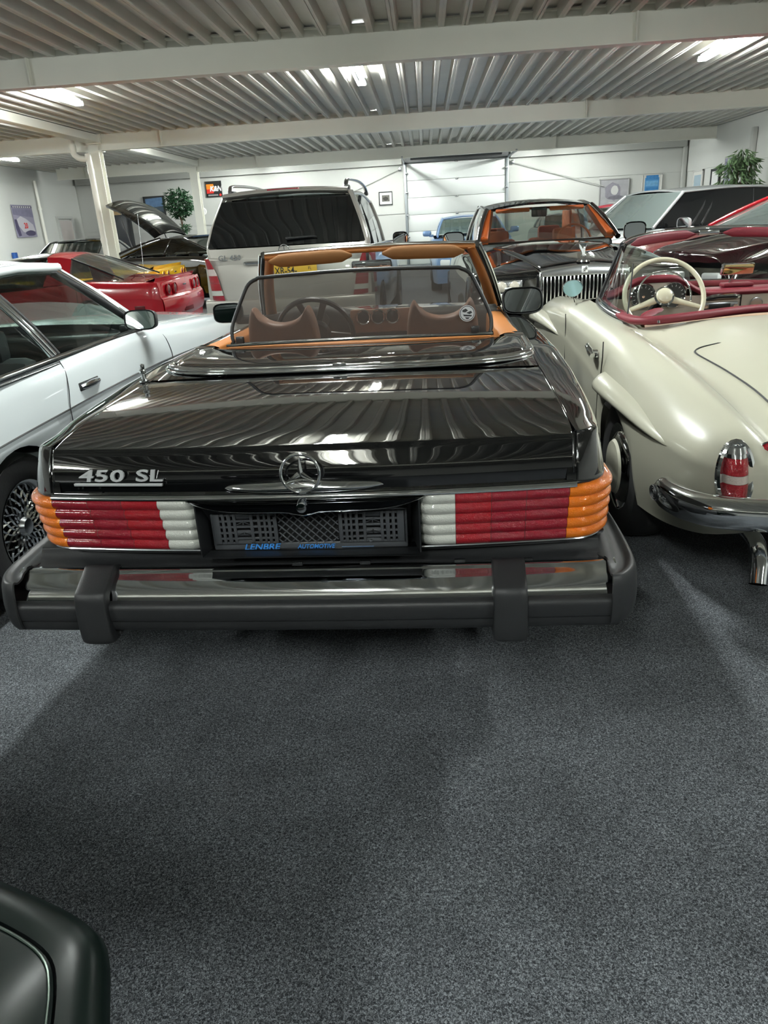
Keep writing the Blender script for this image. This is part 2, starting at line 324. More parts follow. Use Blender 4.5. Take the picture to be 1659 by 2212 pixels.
# ================================================================ SHARED CAR PIECES
M_black = mat('paint_black', lin=(0.0035, 0.0036, 0.004), rough=0.03, coat=1.0, spec=0.6)
M_leather = mat('leather_tan', 'a4652b', 0.5, noise=0.06, nscale=14, bump=0.12, bscale=260)
M_visor = mat('visor_tan', '7a5024', 0.75, noise=0.06, nscale=20)
M_seatbr = mat('leather_brown', '6d4c3b', 0.5, bump=0.1, bscale=220)
M_dark = mat('dark_void', lin=(0.004, 0.004, 0.004), rough=0.8)
M_mirror = mat('mirror_glass', 'dfe6ea', 0.01, 1.0)
M_glass = glass('window_glass', 'b9c4be', 1.0)
M_glassd = glass('window_tinted', '3c4240', 1.0)
def wheel(par, x, y, z, r, w, side, style='plain', rimr=None, mrim=None, cap=None, quick=False):
    """wheel centred at x,y,z ; side=+1 outer face towards +x"""
    rimr = rimr or r*0.62; s = side; t = empty('wheel', (0, 0, 0)); t.parent = par
    prof = [(rimr, -w*.5), (rimr+.01, -w*.5), (r*.93, -w*.5), (r*.985, -w*.38), (r, -w*.2), (r, w*.2), (r*.985, w*.38), (r*.93, w*.5), (rimr+.012, w*.5), (rimr, w*.46)]
    b = MB(); b.lathe([(p[0], p[1]*s) for p in prof], (x, y, z), 'x', 20 if quick else 40); ty = b.build('tyre', M_tyre, t, 40)
    mrim = mrim or M_chromed
    if style == 'mesh':
        MB().lathe([(rimr+.004, .5*w*s), (rimr*.96, .47*w*s), (rimr*.9, .36*w*s), (rimr*.88, -.3*w*s)], (x, y, z), 'x', 40).build('rim', mrim, t)
        MB().lathe([(0, -.28*w*s), (rimr*.9, -.28*w*s)], (x, y, z), 'x', 30).build('brake_disc', M_dark, t)
        b = MB(); n = 20
        for k in range(n):
            for d in (-1, 1):
                P = []
                for q in range(5):
                    rr = rimr*(0.2+0.7*q/4); a = 2*PI*(k+d*2.4*q/4)/n; P.append((x+s*w*(0.36-0.10*abs(q/4-.4)), y+rr*math.cos(a), z+rr*math.sin(a)))
                b.tube(P, 0.0055, 4)
        o = b.build('mesh_spokes', M_chrome, t); o['kind'] = 'stuff'
        MB().lathe([(0, .45*w*s), (rimr*.17, .43*w*s), (rimr*.22, .33*w*s)], (x, y, z), 'x', 20).build('hub', mrim, t)
    elif style == 'hubcap':
        MB().lathe([(rimr+.004, .5*w*s), (rimr*.97, .44*w*s), (rimr*.86, .40*w*s), (rimr*.8, .52*w*s), (rimr*.66, .60*w*s)], (x, y, z), 'x', 40).build('trim_ring', M_chrome, t)
        MB().lathe([(rimr*.66, .58*w*s), (rimr*.6, .66*w*s), (rimr*.3, .70*w*s), (0, .71*w*s)], (x, y, z), 'x', 40).build('hubcap', cap, t)
    else:
        MB().lathe([(rimr+.004, .5*w*s), (rimr*.95, .45*w*s), (rimr*.9, .2*w*s), (rimr*.3, .28*w*s), (0, .30*w*s)], (x, y, z), 'x', 20).build('rim', mrim, t)
        if not quick:
            b = MB()
            for k in range(5):
                a = 2*PI*k/5+.3; b.box((x+s*w*.36, y+rimr*.5*math.cos(a), z+rimr*.5*math.sin(a)), (.03, rimr*.85, .05), .008, Matrix.Rotation(a, 3, 'X'))
            b.build('spokes', mrim, t)
    return t
def interp(tab, y):
    xs = [t[0] for t in tab]; return np.array([np.interp(y, xs, [t[k] for t in tab]) for k in range(1, len(tab[0]))])
def smoothtab(tab, n=6):
    return crf(np.array(tab, float), n)
def star_badge(name, c, r, par, tube_r=0.005, depth=0.012, m=None, tilt=0.0):
    m = m or M_chrome; t = empty(name, c); t.parent = par; t.rotation_euler = (tilt, 0, 0)
    b = MB(); b.tube([(r*math.cos(a), 0, r*math.sin(a)) for a in np.linspace(0, 2*PI, 40, endpoint=False)], tube_r, 8, closed=True); b.build('ring', m, t, 60)
    b = MB()
    for k in range(3):
        a = PI/2+k*2*PI/3; tip = Vector((r*math.cos(a), 0, r*math.sin(a))); n = Vector((-math.sin(a), 0, math.cos(a)))*r*0.17; hub = Vector((0, -depth, 0))
        base = Vector((math.cos(a), 0, math.sin(a)))*(-r*0.085)
        V = [tip+Vector((0, 0, 0)), base+n, hub, base-n, base+Vector((0, depth*.3, 0))]
        b.add(V, [(0, 1, 2), (0, 2, 3), (0, 4, 1), (0, 3, 4)])
    b.build('three_point_star', m, t, 10); return t

# ================================================================ BLACK CONVERTIBLE (the subject)
SL = thing('convertible_car', 'black open convertible with tan leather inside, seen from behind, nearest the camera', 'car', (-0.339, 1.595, 0), math.radians(-1.4))
def bow(x): return 0.045*(abs(x)/0.75)**2.2
# --- quarter/fender shells, plan path wraps the rear corner
def W(z):   # half width at height
    return float(np.interp(z, [.26, .34, .50, .66, .80, .88, .925], [.765, .795, .805, .810, .797, .782, .768]))
def RY(z):  # rear plane position at height
    return float(np.interp(z, [.26, .50, .60, .63, .80, .86, .905, .925], [.36, .30, .235, .205, .165, .180, .205, .222]))
side_tab = [(0.30, 0, .922, .70), (0.45, .012, .935, .70), (0.6, .022, .944, .700), (1.0, .040, .952, .700), (1.4, .046, .958, .699), (1.9, .046, .950, .70), (2.4, .042, .942, .70), (2.9, .036, .93, .69), (3.4, .024, .905, .68), (3.9, -.02, .865, .66), (4.25, -.07, .82, .62), (4.42, -.14, .76, .55)]
def side_pt(y, z, frac):
    dw, zt, xs = interp(side_tab, y); return dw, zt, xs
def sl_section(y, arch=((1.16, .36), (3.62, .36))):
    dw, zt, xs = interp(side_tab, y); dz = zt-.925
    zb = .26
    for yc, ra in arch:
        if abs(y-yc) < ra: zb = max(zb, .33+math.sqrt(max(0, ra*ra-(y-yc)**2)))
    pts = [(xs, y, zt-.03), (xs, y, zt+.002), (xs, y, zt+.002), (xs+.02, y, zt+.002), (W(.925)-.015+dw, y, zt-.006), (W(.925)+dw+.012, y, zt-.03)]
    for z in (.84, .76, .69): pts.append((W(z)+dw, y, z+dz*.5))
    zl = max(zb, .0)
    for k in range(1, 5):
        z = .69+dz*.5+(zl-.69-dz*.5)*k/4; pts.append((W(z)+dw+(0.008 if zb > .27 and k == 4 else 0), y, z))
    return pts
def corner_rows():
    rows = []; S = (.703, .262, .928)
    for k, t in enumerate([0, .25, .5, .75, 1.0]):     # along rear then around the corner
        row = [(S[0], S[1], S[2]-.03), S, S, (S[0]+.012*t, S[1]-.01*(1-t), S[2])]
        for z, rad in ((.919, .075), (.895, .09), (.84, .11), (.80, .12), (.795, .12), (.70, .12), (.64, .12), (.62, .12), (.60, .12)):
            wd, ry = W(z), RY(z)+bow(.72); cx, cy = wd-rad, ry+rad
            if t <= .25: x = .703+(cx-.703)*t/.25; y = RY(z)+bow(x) if True else ry; y = ry-(bow(.72)-bow(x))
            else: a = (t-.25)/.75*PI/2; x = cx+rad*math.sin(a); y = cy-rad*math.cos(a)
            row.append((x, y, z))
        rows.append(row)
    return rows
qr = corner_rows()
# section counts must match: 11 points each
ys = [.40, .52, .70, .82, .86, .92, 1.0, 1.08, 1.16, 1.24, 1.32, 1.40, 1.46, 1.50, 1.56, 1.8, 2.1, 2.4, 2.8, 3.1, 3.28, 3.34, 3.42, 3.52, 3.62, 3.72, 3.82, 3.90, 3.96, 4.05, 4.2, 4.32, 4.42]
rows = list(qr)+[sl_section(y) for y in ys]
# blend: under the lamp the shell returns inward
for s in (1, -1):
    gr = surf(rows, 2, 3)
    if s < 0: gr = mirx(gr)
    G('quarter_panel', gr, M_black, SL, ang=50)
# dark inner liners so nothing shows through under the shell
MB().box((0, 2.4, .50), (1.56, 3.8, .34)).build('underbody', M_dark, SL)
MB().box((0, .62, .73), (1.40, .60, .30)).build('trunk_well', M_dark, SL)
# --- rear valance under lamps + centre
rr = []
for x in np.linspace(-.80, .80, 25):
    a = abs(x); bx = bow(min(a, .70)); extra = 0 if a < .70 else .12-math.sqrt(max(0, .0144-(a-.70)**2))
    rr.append([(x, RY(z)+bx+extra+dy, z) for z, dy in ((.63, .03), (.628, 0), (.61, 0), (.60, .01), (.585, .03), (.57, .04), (.50, .05))])
G('rear_valance', surf(rr, 1, 2), M_black, SL, ang=40)
# recess for the plate holder (dark glossy box between the lamps)
b = MB(); yb_ = .285
for s in (-1, 1): b.grid([[(s*.297, .17, .80), (s*.297, .17, .63)], [(s*.27, yb_, .80), (s*.27, yb_, .62)]])
b.grid([[(-.27, yb_, .80), (-.27, yb_, .60)], [(.27, yb_, .80), (.27, yb_, .60)]])
b.grid([[(-.297, .17, .625), (-.27, yb_, .628)], [(.297, .17, .625), (.27, yb_, .628)]])
b.build('plate_recess', M_blackpl, SL, solid=.004)
# --- trunk lid
lid_rows = [(.172, .806), (.172, .809), (.178, .86), (.198, .905), (.2035, .914), (.2095, .9205), (.222, .9262), (.30, .941), (.45, .955), (.62, .963), (.80, .966), (.93, .966), (.972, .965)]
lr = []
for (y, z) in lid_rows:
    row = []
    for x in np.linspace(-.697, .697, 11):
        t = max(0, min(1, (y-.25)/.7)); crown = -.014*(abs(x)/.697)**2*(0.25+.75*math.sin(min(1, max(0, (y-.2)/.4))*PI/2)) if y > .2 else 0
        row.append((x*.9965*(1-.002*t), y+bow(x)*(1-t), z+crown*.8))
    lr.append(row)
lid = G('trunk_lid', surf(lr, 5, 4), M_black, SL, solid=.010, ang=55)
for s in (-1, 1):
    ed = surf(lr, 5, 4)[:, -1 if s > 0 else 0]
    MB().tube(ed+np.array([s*.0005, 0, -.0022]), .0030, 6).build('lid_edge', M_black, lid, 60)
    MB().tube([(s*.7035, y, float(np.interp(y, [t_[0] for t_ in side_tab], [t_[2] for t_ in side_tab]))-.0005) for y in np.linspace(.30, .97, 14)], .0030, 6).build('panel_edge', M_black, SL, 60)
    MB().tube([(s*.706, RY(z)+bow(.70)-.0005, z) for z in (.81, .84, .87, .895, .915)]+[(s*.7045, .262, .925)], .0030, 6).build('panel_edge', M_black, SL, 60)
# text badge, three holes below it, star, grip
b = MB(); b.box((-.50, .178, .8385), (.252, .008, .0075), .0015); 
badge = b.build('model_badge', mat('letter_bright', 'e6e8e8', .28, .5), lid)
badge.location = (-.0148, -.034, 0); badge.rotation_euler = (0, 0, -.075)
M_letter = mat('letter_bright', 'e6e8e8', .28, .5)
tx = text('badge_lettering', '450', (-.613, .194, .8465), .044, M_letter, lid, .003, (PI/2-.14, 0, -.085), .0008, 0.12, 1.9, space=1.06)
tx = text('badge_lettering', 'SL', (-.452, .183, .8465), .044, M_letter, lid, .003, (PI/2-.14, 0, -.065), .0008, 0.10, 1.85)
for q in (-.62, -.608, -.56, -.412, -.398): disc('screw_hole', (q, .197, .826), .0032, M_chromed, lid, .002, 'y', 8)
star_badge('star_emblem', (0, .150, .866), .050, lid, .0042, .013, tilt=-.10)
gr = []
for t in np.linspace(-1, 1, 31):
    x = t*.212; h = (.0165*(1-abs(t)**3)**.5 if abs(t) < 1 else 0)+.0015; hump = .008*math.exp(-(x/.045)**2); d = .024*(1-abs(t)**4)+.002
    zc = .8215; gr.append([(x, .176+bow(x), zc+h+hump), (x, .176-d*.6+bow(x), zc+h*.8+hump), (x, .176-d+bow(x), zc), (x, .176-d*.6+bow(x), zc-h*.7), (x, .176+bow(x), zc-h)])
G('trunk_grip', surf(gr, 1, 4), M_chrome, lid, ang=60)
# chrome strip under the lid, full width, and lock bar with barrel
b = MB(); b.grid([[(x, .160+bow(x), .806), (x, .154+bow(x), .802), (x, .154+bow(x), .797), (x, .166+bow(x), .794), (x, .20+bow(x), .794)] for x in np.linspace(-.703, .703, 31)])
b.build('tail_trim', M_chrome, SL, ang=60, solid=.002)
gr = []
for t in np.linspace(-1, 1, 33):
    x = t*.315; hh = .030*(1-abs(t)**5)+.001+.010*math.exp(-(x/.03)**2); o = .016*(1-abs(t)**6)
    gr.append([(x, .175+bow(x), .796), (x, .150-o+bow(x), .794), (x, .150-o+bow(x), .795-hh*.5), (x, .152-o+bow(x), .795-hh*.9), (x, .158-o*.6+bow(x), .795-hh), (x, .19+bow(x), .795-hh)])
G('lock_bar', surf(gr, 1, 3), mat('chrome_dark', '2a2c2e', 0.05, 1.0), SL, ang=60)
b = MB(); b.tube([(x, .156-.012*(1-abs(t)**6)+bow(x), .795-(.030*(1-abs(t)**5)+.001+.010*math.exp(-(x/.03)**2))) for t in np.linspace(-1, 1, 33) for x in [t*.315]], .0028, 6); b.build('lock_bar_edge', M_chrome, SL, 60)
MB().lathe([(0, -.026), (.013, -.024), (.017, -.012), (.018, .02)], (0, .145, .782), 'y', 20).build('lock_barrel', M_chrome, SL)
MB().box((0, .1215, .782), (.016, .006, .003)).build('key_slot', M_dark, SL)
# --- ribbed tail lamps
def lens(c, rough=.18, name='lens'):
    return mat(name, c, rough, coat=1.0, bump=.35, bscale=260, spec=.6)
M_red, M_amb, M_clr = mat('lens_red', lin=(.27, .005, .018), rough=.12, coat=.6, bump=.5, bscale=330), mat('lens_amber', lin=(.85, .20, .003), rough=.12, coat=.6, bump=.5, bscale=330), lens('c9cbc2', name='lens_clear')
M_red2 = mat('lens_red_bright', lin=(.34, .006, .014), rough=.12, coat=.6, bump=.5, bscale=330)
def lamp_path(s):      # s metres from the inner end outward; returns point + outward normal (right side)
    x0 = .300; straight = .70-x0
    if s <= straight: x = x0+s; return (x, bow(x)), (0, -1)
    s2 = s-straight; L = .12*PI/2
    if s2 < L: a = s2/.12; return (.70+.102*math.sin(a), bow(.70)+.12*(1-math.cos(a))), (math.sin(a), -math.cos(a))
    return (.802, bow(.70)+.12+(s2-L)), (1, 0)
def rib_prof():
    P = [(.797, -.03), (.7965, -.002)]; n = 5
    for k in range(n):
        z1 = .795-.163*k/n; z0 = .795-.163*(k+1)/n
        for t in (0.02, .12, .3, .5, .7, .88, .98): P.append((z1+(z0-z1)*t, .003+.0125*math.sin(PI*t)**.6))
    return P+[(.631, -.002), (.6305, -.03)]
RP = rib_prof()
def lens_part(name, s0, s1, m, par, side, lo=0, hi=None, zig=False):
    rows = []
    for s in np.linspace(s0, s1, max(6, int((s1-s0)/.012))):
        (x, y), (nx, ny) = lamp_path(s); row = []
        inner = max(0, 1-s/.035); outer = max(0, (s-.65)/.05)
        for z, o in RP:
            e = o-.02*inner**2-.02*outer**2; taper = 0
            wz = (W(z)-.862)*0
            row.append((side*(x+nx*e), RY(z)+y+ny*e, z))
        rows.append(row)
    rows = np.array(rows)
    return G(name, rows, m, par, ang=70, solid=.0)
for side in (-1, 1):
    lt = empty('tail_lamp', (0, 0, 0)); lt.parent = SL
    lens_part('clear_lens', 0.0, .092 if side > 0 else .098, M_clr, lt, side)
    segs = [(.093, .185, M_red2), (.186, .275, M_red), (.276, .385 if side > 0 else .41, M_red)]
    if side < 0: segs = [(.099, .20, M_red2), (.201, .30, M_red), (.301, .405, M_red)]
    for a, c, m in segs: lens_part('red_lens', a, c, m, lt, side)
    lens_part('amber_lens', segs[-1][1]+.001, .70, M_amb, lt, side)
    # body of the lamp behind + chrome keyline under
    b = MB()
    b.grid([[(side*p[0]*.985, RY(z)+p[1]+.012, z) for z in (.80, .63)] for s in np.linspace(0, .70, 24) for p in [lamp_path(s)[0]]]); b.build('lamp_housing', M_blackpl, lt, solid=.01)
    b = MB(); b.tube([(side*p[0], RY(.63)+p[1]-.003, .629) for s in np.linspace(0.0, .66, 22) for p in [lamp_path(s)[0]]], .003, 6); b.build('lamp_keyline', M_chromed, lt)
# --- plate holder with pierced grid
PH = empty('plate_holder', (-.006, -.052, .2244)); PH.parent = SL; PH.scale = (1.03, 1, .66)
M_phold = mat('holder_plastic', lin=(0.06, 0.064, 0.07), rough=.32)
py = .262
def plate_box(b, x0, x1, z0, z1, y=py, d=.008, bev=.001): b.box(((x0+x1)/2, y, (z0+z1)/2), (x1-x0, d, z1-z0), bev)
b = MB()
b.box((0, py+.012, .621), (.524, .016, .036), .005); b.box((0, py+.010, .778), (.524, .012, .006), .002)
b.box((-.258, py+.010, .702), (.008, .014, .15), .003); b.box((.258, py+.010, .702), (.008, .014, .15), .003)
b.build('holder_rim', M_phold, PH)
b = MB()
for s in (-1, 1):
    # solid bands with slots left open between bars
    xs = [(.082, .092), (.098, .106), (.112, .118), (.126, .134), (.146, .154), (.192, .200), (.206, .216), (.222, .230), (.236, .254)]
    for a, c in xs: plate_box(b, min(s*a, s*c), max(s*a, s*c), .642, .774)
    for z in (.644, .664, .690, .716, .742, .768): plate_box(b, min(s*.082, s*.254), max(s*.082, s*.254), z-.0045, z+.0045, py+.001)
    plate_box(b, min(s*.148, s*.196), max(s*.148, s*.196), .676, .70, py+.002, .006); plate_box(b, min(s*.148, s*.196), max(s*.148, s*.196), .642, .655, py+.002, .006); plate_box(b, min(s*.148, s*.196), max(s*.148, s*.196), .752, .774, py+.002, .006)
o = b.build('slotted_bars', M_phold, PH); o['kind'] = 'stuff'
b = MB()
for k in range(-5, 10):
    for d in (-1, 1):
        x0 = -.09+(k)*.0222; pts = []
        # diagonal strand clipped to the window
        za, zb = .644, .774; xa, xb = (x0, x0+(zb-za)*.66) if d > 0 else (x0+(zb-za)*.66, x0)
        P = []
        for t in np.linspace(0, 1, 27):
            xx, zz = xa+(xb-xa)*t, za+(zb-za)*t
            if -.081 <= xx <= .081: P.append((xx, py+.002*d, zz))
        if len(P) > 1: b.tube([P[0], P[-1]], .0026, 4)
o = b.build('diamond_lattice', M_phold, PH); o['kind'] = 'stuff'
b = MB(); b.box((0, py+.016, .70), (.50, .004, .14)); b.build('backing', M_dark, PH)
for q in ((-.088, .766), (.088, .766), (-.15, .648), (.165, .648)): disc('screw', (q[0], py-.006, q[1]), .0045, M_chrome, PH, .003, 'y', 10)
for s in (-1, 1):
    for z in (.688, .736):
        for d in (-1, 1): MB().tube([(s*.172-.018, py-.004, z-.008), (s*.172, py-.004, z+.004), (s*.172+.018, py-.004, z-.008)] if d > 0 else [(s*.172, py-.004, z-.009), (s*.172, py-.004, z+.009)], .0016, 4).build('clip', M_chromed if z < .7 else M_phold, PH)
M_blue = mat('print_blue', '3f8fe0', .5)
text('dealer_lettering', 'LENBRE', (-.180, py+.0015, .610), .039, M_blue, PH, .0004, (PI/2, 0, 0), .0008, .30, .72, 1.0)
text('dealer_lettering', 'AUTOMOTIVE', (-.034, py+.0015, .612), .027, M_blue, PH, .0004, (PI/2, 0, 0), .0004, .30, .58, 1.0)
MB().box((.128, py+.002, .616), (.086, .001, .0018)).build('dealer_stroke', mat('print_steel', '7f9fc4', .5), PH)
# --- bumper
bm_ = empty('rear_bumper', (-.018, -.018, .004)); bm_.parent = SL
def bb(x): return .012*(abs(x)/.8)**2
cp = [(.262, .573), (.225, .577), (.215, .5785), (.205, .577), (.198, .571), (.188, .565), (.168, .554), (.152, .541), (.144, .528), (.138, .515), (.134, .503)]
G('chrome_bar', surf([[(x, y+bb(x), z) for y, z in cp] for x in np.linspace(-.832, .832, 9)], 2, 3), M_chrome, bm_, solid=.003, ang=60)
rp_ = [(.140, .505), (.128, .503), (.124, .494), (.126, .468), (.130, .462), (.134, .440), (.150, .428), (.20, .425)]
G('rubber_strip', surf([[(x, y+bb(x), z) for y, z in rp_] for x in np.linspace(-.832, .832, 9)], 2, 3), M_rubber, bm_, solid=.01, ang=50)
# filler shelf between body and bar
fs = []
for x in np.linspace(-.80, .80, 25):
    a = abs(x); k = min(1, max(0, (a-.27)/.06)); k = k*k*(3-2*k); y2 = .275+(.012)*k
    fs.append([(x, .215+bb(x), .572), (x, .235+bb(x), .578), (x, .262+bb(x), .583), (x, y2, .594+.004*k), (x, y2+.010, .603+.006*k), (x, y2+.012, .612), (x, y2+.05, .615)])
G('filler_shelf', surf(fs, 1, 3), M_rubber, bm_, ang=45)
# end caps sweep round the corner and forward
def cap_path(s):
    P = [(.808, .122, 0), (.838, .132, .35), (.872, .172, .8), (.892, .225, 1.2), (.900, .30, 1.45), (.902, .45, 1.57), (.897, .62, 1.6), (.888, .78, 1.62), (.878, .86, 1.62)]
    return P
for s in (-1, 1):
    rows = []
    for k, (x, y, a) in enumerate(cap_path(1)):
        nx, ny = math.sin(min(a, PI/2)), -math.cos(min(a, PI/2)); row = []
        tp = 1-.45*max(0, (y-.3)/.56)
        for d, z in ((-.115*tp, .50), (-.112*tp, .572), (-.095*tp, .581), (-.070*tp, .580), (-.055*tp, .571), (-.035*tp, .569), (-.022*tp, .576), (-.012, .573), (-.004, .555), (.0, .530), (.003, .495), (.0, .455), (-.012, .432), (-.05*tp, .424)):
            zz = z
            row.append((s*(x+nx*d), y-d*(-ny) if False else y+ny*d, zz))
        rows.append(row)
    G('end_cap', surf(rows, 4, 3), M_rubber, bm_, solid=.006, ang=50)
for x in (-.585, .548):
    pr = [(.225, .585), (.200, .592), (.170, .578), (.128, .556), (.112, .545), (.104, .52), (.100, .46), (.104, .415), (.118, .400), (.15, .402), (.16, .42)]
    rows = []
    for t, sc in ((-1.0, -.004), (-1.0, .0), (-.86, .006), (-.5, .009), (0, .010), (.5, .009), (.86, .006), (1.0, .0), (1.0, -.004)):
        row = []
        for y, z in pr:
            wd = .043*(1.0 if z > .55 else 1.0+(.545-z)*.25) ; row.append((x+t*wd, y-sc+(.02 if abs(t) == 1 and sc < 0 else 0)+bb(x), z+(sc if z > .5 else -sc)*.5-(.012 if abs(t) == 1 and sc < 0 and z > .5 else 0)))
        rows.append(row)
    G('overrider', surf(rows, 3, 4), M_rubber, bm_, ang=50)
for x in (-.60, -.03, .16, .42, .6): MB().box((x, .236, .5785), (.03, .012, .005), .002).build('shelf_clip', M_blackpl, bm_)
# --- deck ahead of the lid, chrome arc, tonneau
def arc(t):   # t in [-1,1] chrome arc in plan: nearly straight centre, round ends running forward
    a = abs(t); s = 1 if t >= 0 else -1
    P = np.array([(0, .990), (.20, .992), (.38, 1.005), (.52, 1.035), (.62, 1.085), (.675, 1.16), (.690, 1.27), (.693, 1.40), (.694, 1.52)])
    Pf = crf(P, 6); i = a*(len(Pf)-1); k = min(int(i), len(Pf)-2); p = Pf[k]+(Pf[k+1]-Pf[k])*(i-k); return s*p[0], p[1]
T = np.linspace(-1, 1, 49)
dk = []
for t in T:
    x, y = arc(t); x0 = t*.697 if abs(t) < .62 else x; f = min(1, abs(t)/.62); xx = np.interp(abs(t), [0, .62, .8, 1], [0, .66, .6975, .6975])*(1 if t >= 0 else -1)
    y0 = np.interp(abs(t), [0, .62, .8, 1], [.977, .977, 1.0, 1.52]); z0 = .965-.010*min(1, abs(t)/.8)**2
    dk.append([(xx, y0, z0), ((xx+x)/2, (y0+y)/2, .970-.006*abs(t)), (x, y, .976-.006*abs(t))])
G('rear_deck', surf(dk, 1, 4), M_black, SL, ang=50)
b = MB(); b.tube([(arc(t)[0], arc(t)[1], .980-.006*abs(t)) for t in T], .0185, 12, flat=(1.0, .62)); b.build('deck_chrome_arc', M_chrome, SL, 80)
b = MB(); b.tube([(arc(t)[0]*1.022, arc(t)[1]-.028*(1-abs(t)**4), .974-.005*abs(t)) for t in T], .006, 8); b.build('deck_chrome_bead', M_chrome, SL, 80)
MB().box((.0, .982, .990), (.05, .014, .012), .004).build('arc_clasp', M_chrome, SL)
tn = []
for t in T:
    x, y = arc(t); u = abs(t)
    yf = 1.565; xf = np.interp(u, [0, .6, .85, 1], [0, .46, .56, .585])*(1 if t >= 0 else -1)
    row = []
    for q, h in ((0, -.002), (0, .006), (.08, .022), (.25, .027), (.55, .022), (.85, .012), (1, .006)):
        if u > .9: h *= 1-.6*(u-.9)/.1
        row.append((x*(.985-.0*q)*(1-q)+xf*q, y*(1-q)+yf*q, .966+h))
    tn.append(row)
G('soft_top_cover', surf(tn, 1, 3), M_black, SL, ang=50)
# tan rear edge strip + side cappings + door tops
MB().box((0, 1.592, .970), (1.14, .055, .012), .006).build('leather_edge', M_leather, SL)
b = MB(); b.tube([(-.575, 1.57, .984), (0, 1.567, .990), (.575, 1.57, .986)], .006, 8); b.build('cover_chrome_line', M_chrome, SL)
for s in (-1, 1):
    # rear inner side panel (tan), capping chrome pieces
    rows = [[(s*.60, y, .75), (s*.60, y, z-.03), (s*.61, y, z), (s*.65, y, z+.006), (s*.690, y, z-.004)] for y, z in ((1.55, .985), (1.7, .980), (1.9, .972), (2.1, .966), (2.5, .958), (2.85, .95))]
    G('side_trim', surf(rows, 3, 3), M_leather, SL, ang=50)
    b = MB(); b.tube([(s*.694, y, z) for y, z in ((1.50, .972), (1.7, .968), (1.95, .964), (2.3, .962), (2.62, .955), (2.86, .95))], .010, 8, flat=(1, .7)); b.build('belt_chrome', M_chrome, SL, 60)
    MB().box((s*.66, 1.56, .978), (.085, .10, .020), .006).build('hinge_cover', M_chrome, SL)
    MB().box((s*.655, 1.47, .975), (.055, .07, .018), .006, Matrix.Rotation(s*.5, 3, 'Z')).build('latch_plate', M_chromed, SL)
    # outer side rubbing strip
    b = MB(); b.tube([(s*(W(.69)+interp(side_tab, y)[0]+.005), y, .60) for y in np.linspace(.5, 4.0, 20)], .008, 6); b.build('rub_strip', M_chrome, SL)
# hood between fenders, cowl
hr = []
for y, z in ((2.86, .945), (2.95, .95), (3.3, .94), (3.8, .90), (4.2, .85), (4.42, .78), (4.46, .70), (4.44, .5)):
    xs = interp(side_tab, min(y, 4.42))[2]+.004; hr.append([(x, y-.02*abs(x), z-.02*(x/.7)**2 if y < 4.43 else z) for x in np.linspace(-xs, xs, 7)])
G('bonnet', surf(hr, 3, 3), M_black, SL, ang=50)
# floor and cockpit walls
b = MB(); b.box((0, 2.2, .40), (1.22, 1.5, .04)); b.build('cockpit_floor', mat('cockpit_carpet', '3a2a20', .9), SL)
b = MB(); b.box((0, 1.60, .70), (1.2, .04, .50), .01); b.build('rear_bulkhead', M_leather, SL)
# seats with horned tops
for s in (-1, 1):
    st = empty('seat', (0, 0, 0)); st.parent = SL; cx = s*.372-.008
    MB().box((cx, 2.17, .60), (.50, .52, .14), .05).build('cushion', M_seatbr, st)
    rows = []
    for y0 in (0, 1):
        pass
    outline = [(x_*.72, z_+.018) for x_, z_ in [(-.235, .62), (-.24, .80), (-.225, .98), (-.205, 1.055), (-.185, 1.088), (-.172, 1.09), (-.15, 1.065), (-.10, 1.035), (-.05, 1.022), (0, 1.018), (.05, 1.022), (.10, 1.035), (.15, 1.065), (.172, 1.09), (.185, 1.088), (.205, 1.055), (.225, .98), (.24, .80), (.235, .62)]]
    o2 = crf(np.array(outline), 2)
    cen = np.array([0, .85]); th = [(-.055, .86), (-.05, .96), (-.025, 1.0), (.025, 1.0), (.05, .96), (.055, .86)]
    rows = [[(cx+cen[0]+(p[0]-cen[0])*sc, 1.86+t+(p[1]-.6)*-.20+.09, cen[1]+(p[1]-cen[1])*sc) for p in o2] for t, sc in th]
    bb_ = MB(); bb_.grid(surf(rows, 2, 1)); 
    bb_.add([rows[0][i] for i in range(len(o2))], [tuple(range(len(o2)))]); bb_.add([rows[-1][i] for i in range(len(o2))], [tuple(range(len(o2)))])
    bb_.build('backrest', M_seatbr, st, 50)
    b = MB(); b.tube([(cx, 1.915+.09-.2*(z-.6)-.062-.03, z) for z in (.7, .85, 1.015)], .004, 5)
    b.tube([(cx+x, 1.86+.09-.2*(z-.6)-.048, z) for x, z in ((-.14, 1.04), (-.07, 1.0), (0, .985), (.07, 1.0), (.14, 1.04))], .004, 5); b.build('seam', mat('seam_dark', '3c2a20', .7), st)
# dashboard
ds = []
for x in np.linspace(-.66, .66, 21):
    hump = .045*math.exp(-((x+.36)/.19)**4); ds.append([(x, 2.56, .80), (x, 2.54, .90), (x, 2.55, .955+hump*.6), (x, 2.58, .985+hump), (x, 2.70, .985+hump*.6), (x, 2.86, .965)])
G('dashboard', surf(ds, 1, 3), mat('dash_dark', lin=(.02, .018, .017), rough=.6), SL, ang=50)
MB().box((.055, 2.525, .945), (.40, .03, .125), .01).build('centre_panel', mat('wood_trim', '8a6450', .35, noise=.25, nscale=30), SL)
for k in range(3):
    g = empty('air_gauge', (-.070+.080*k, 2.508, .968)); g.parent = SL
    MB().lathe([(.036, .004), (.042, -.006), (.038, -.018), (.032, -.016), (.030, -.004)], (0, 0, 0), 'y', 24).build('gauge_ring', M_chrome, g)
    MB().lathe([(.030, -.002), (.017, -.006), (0, -.008)], (0, 0, 0), 'y', 20).build('gauge_face', M_blackpl, g)
MB().box((.06, 2.505, .842), (.36, .01, .004)).build('panel_line', M_chromed, SL)
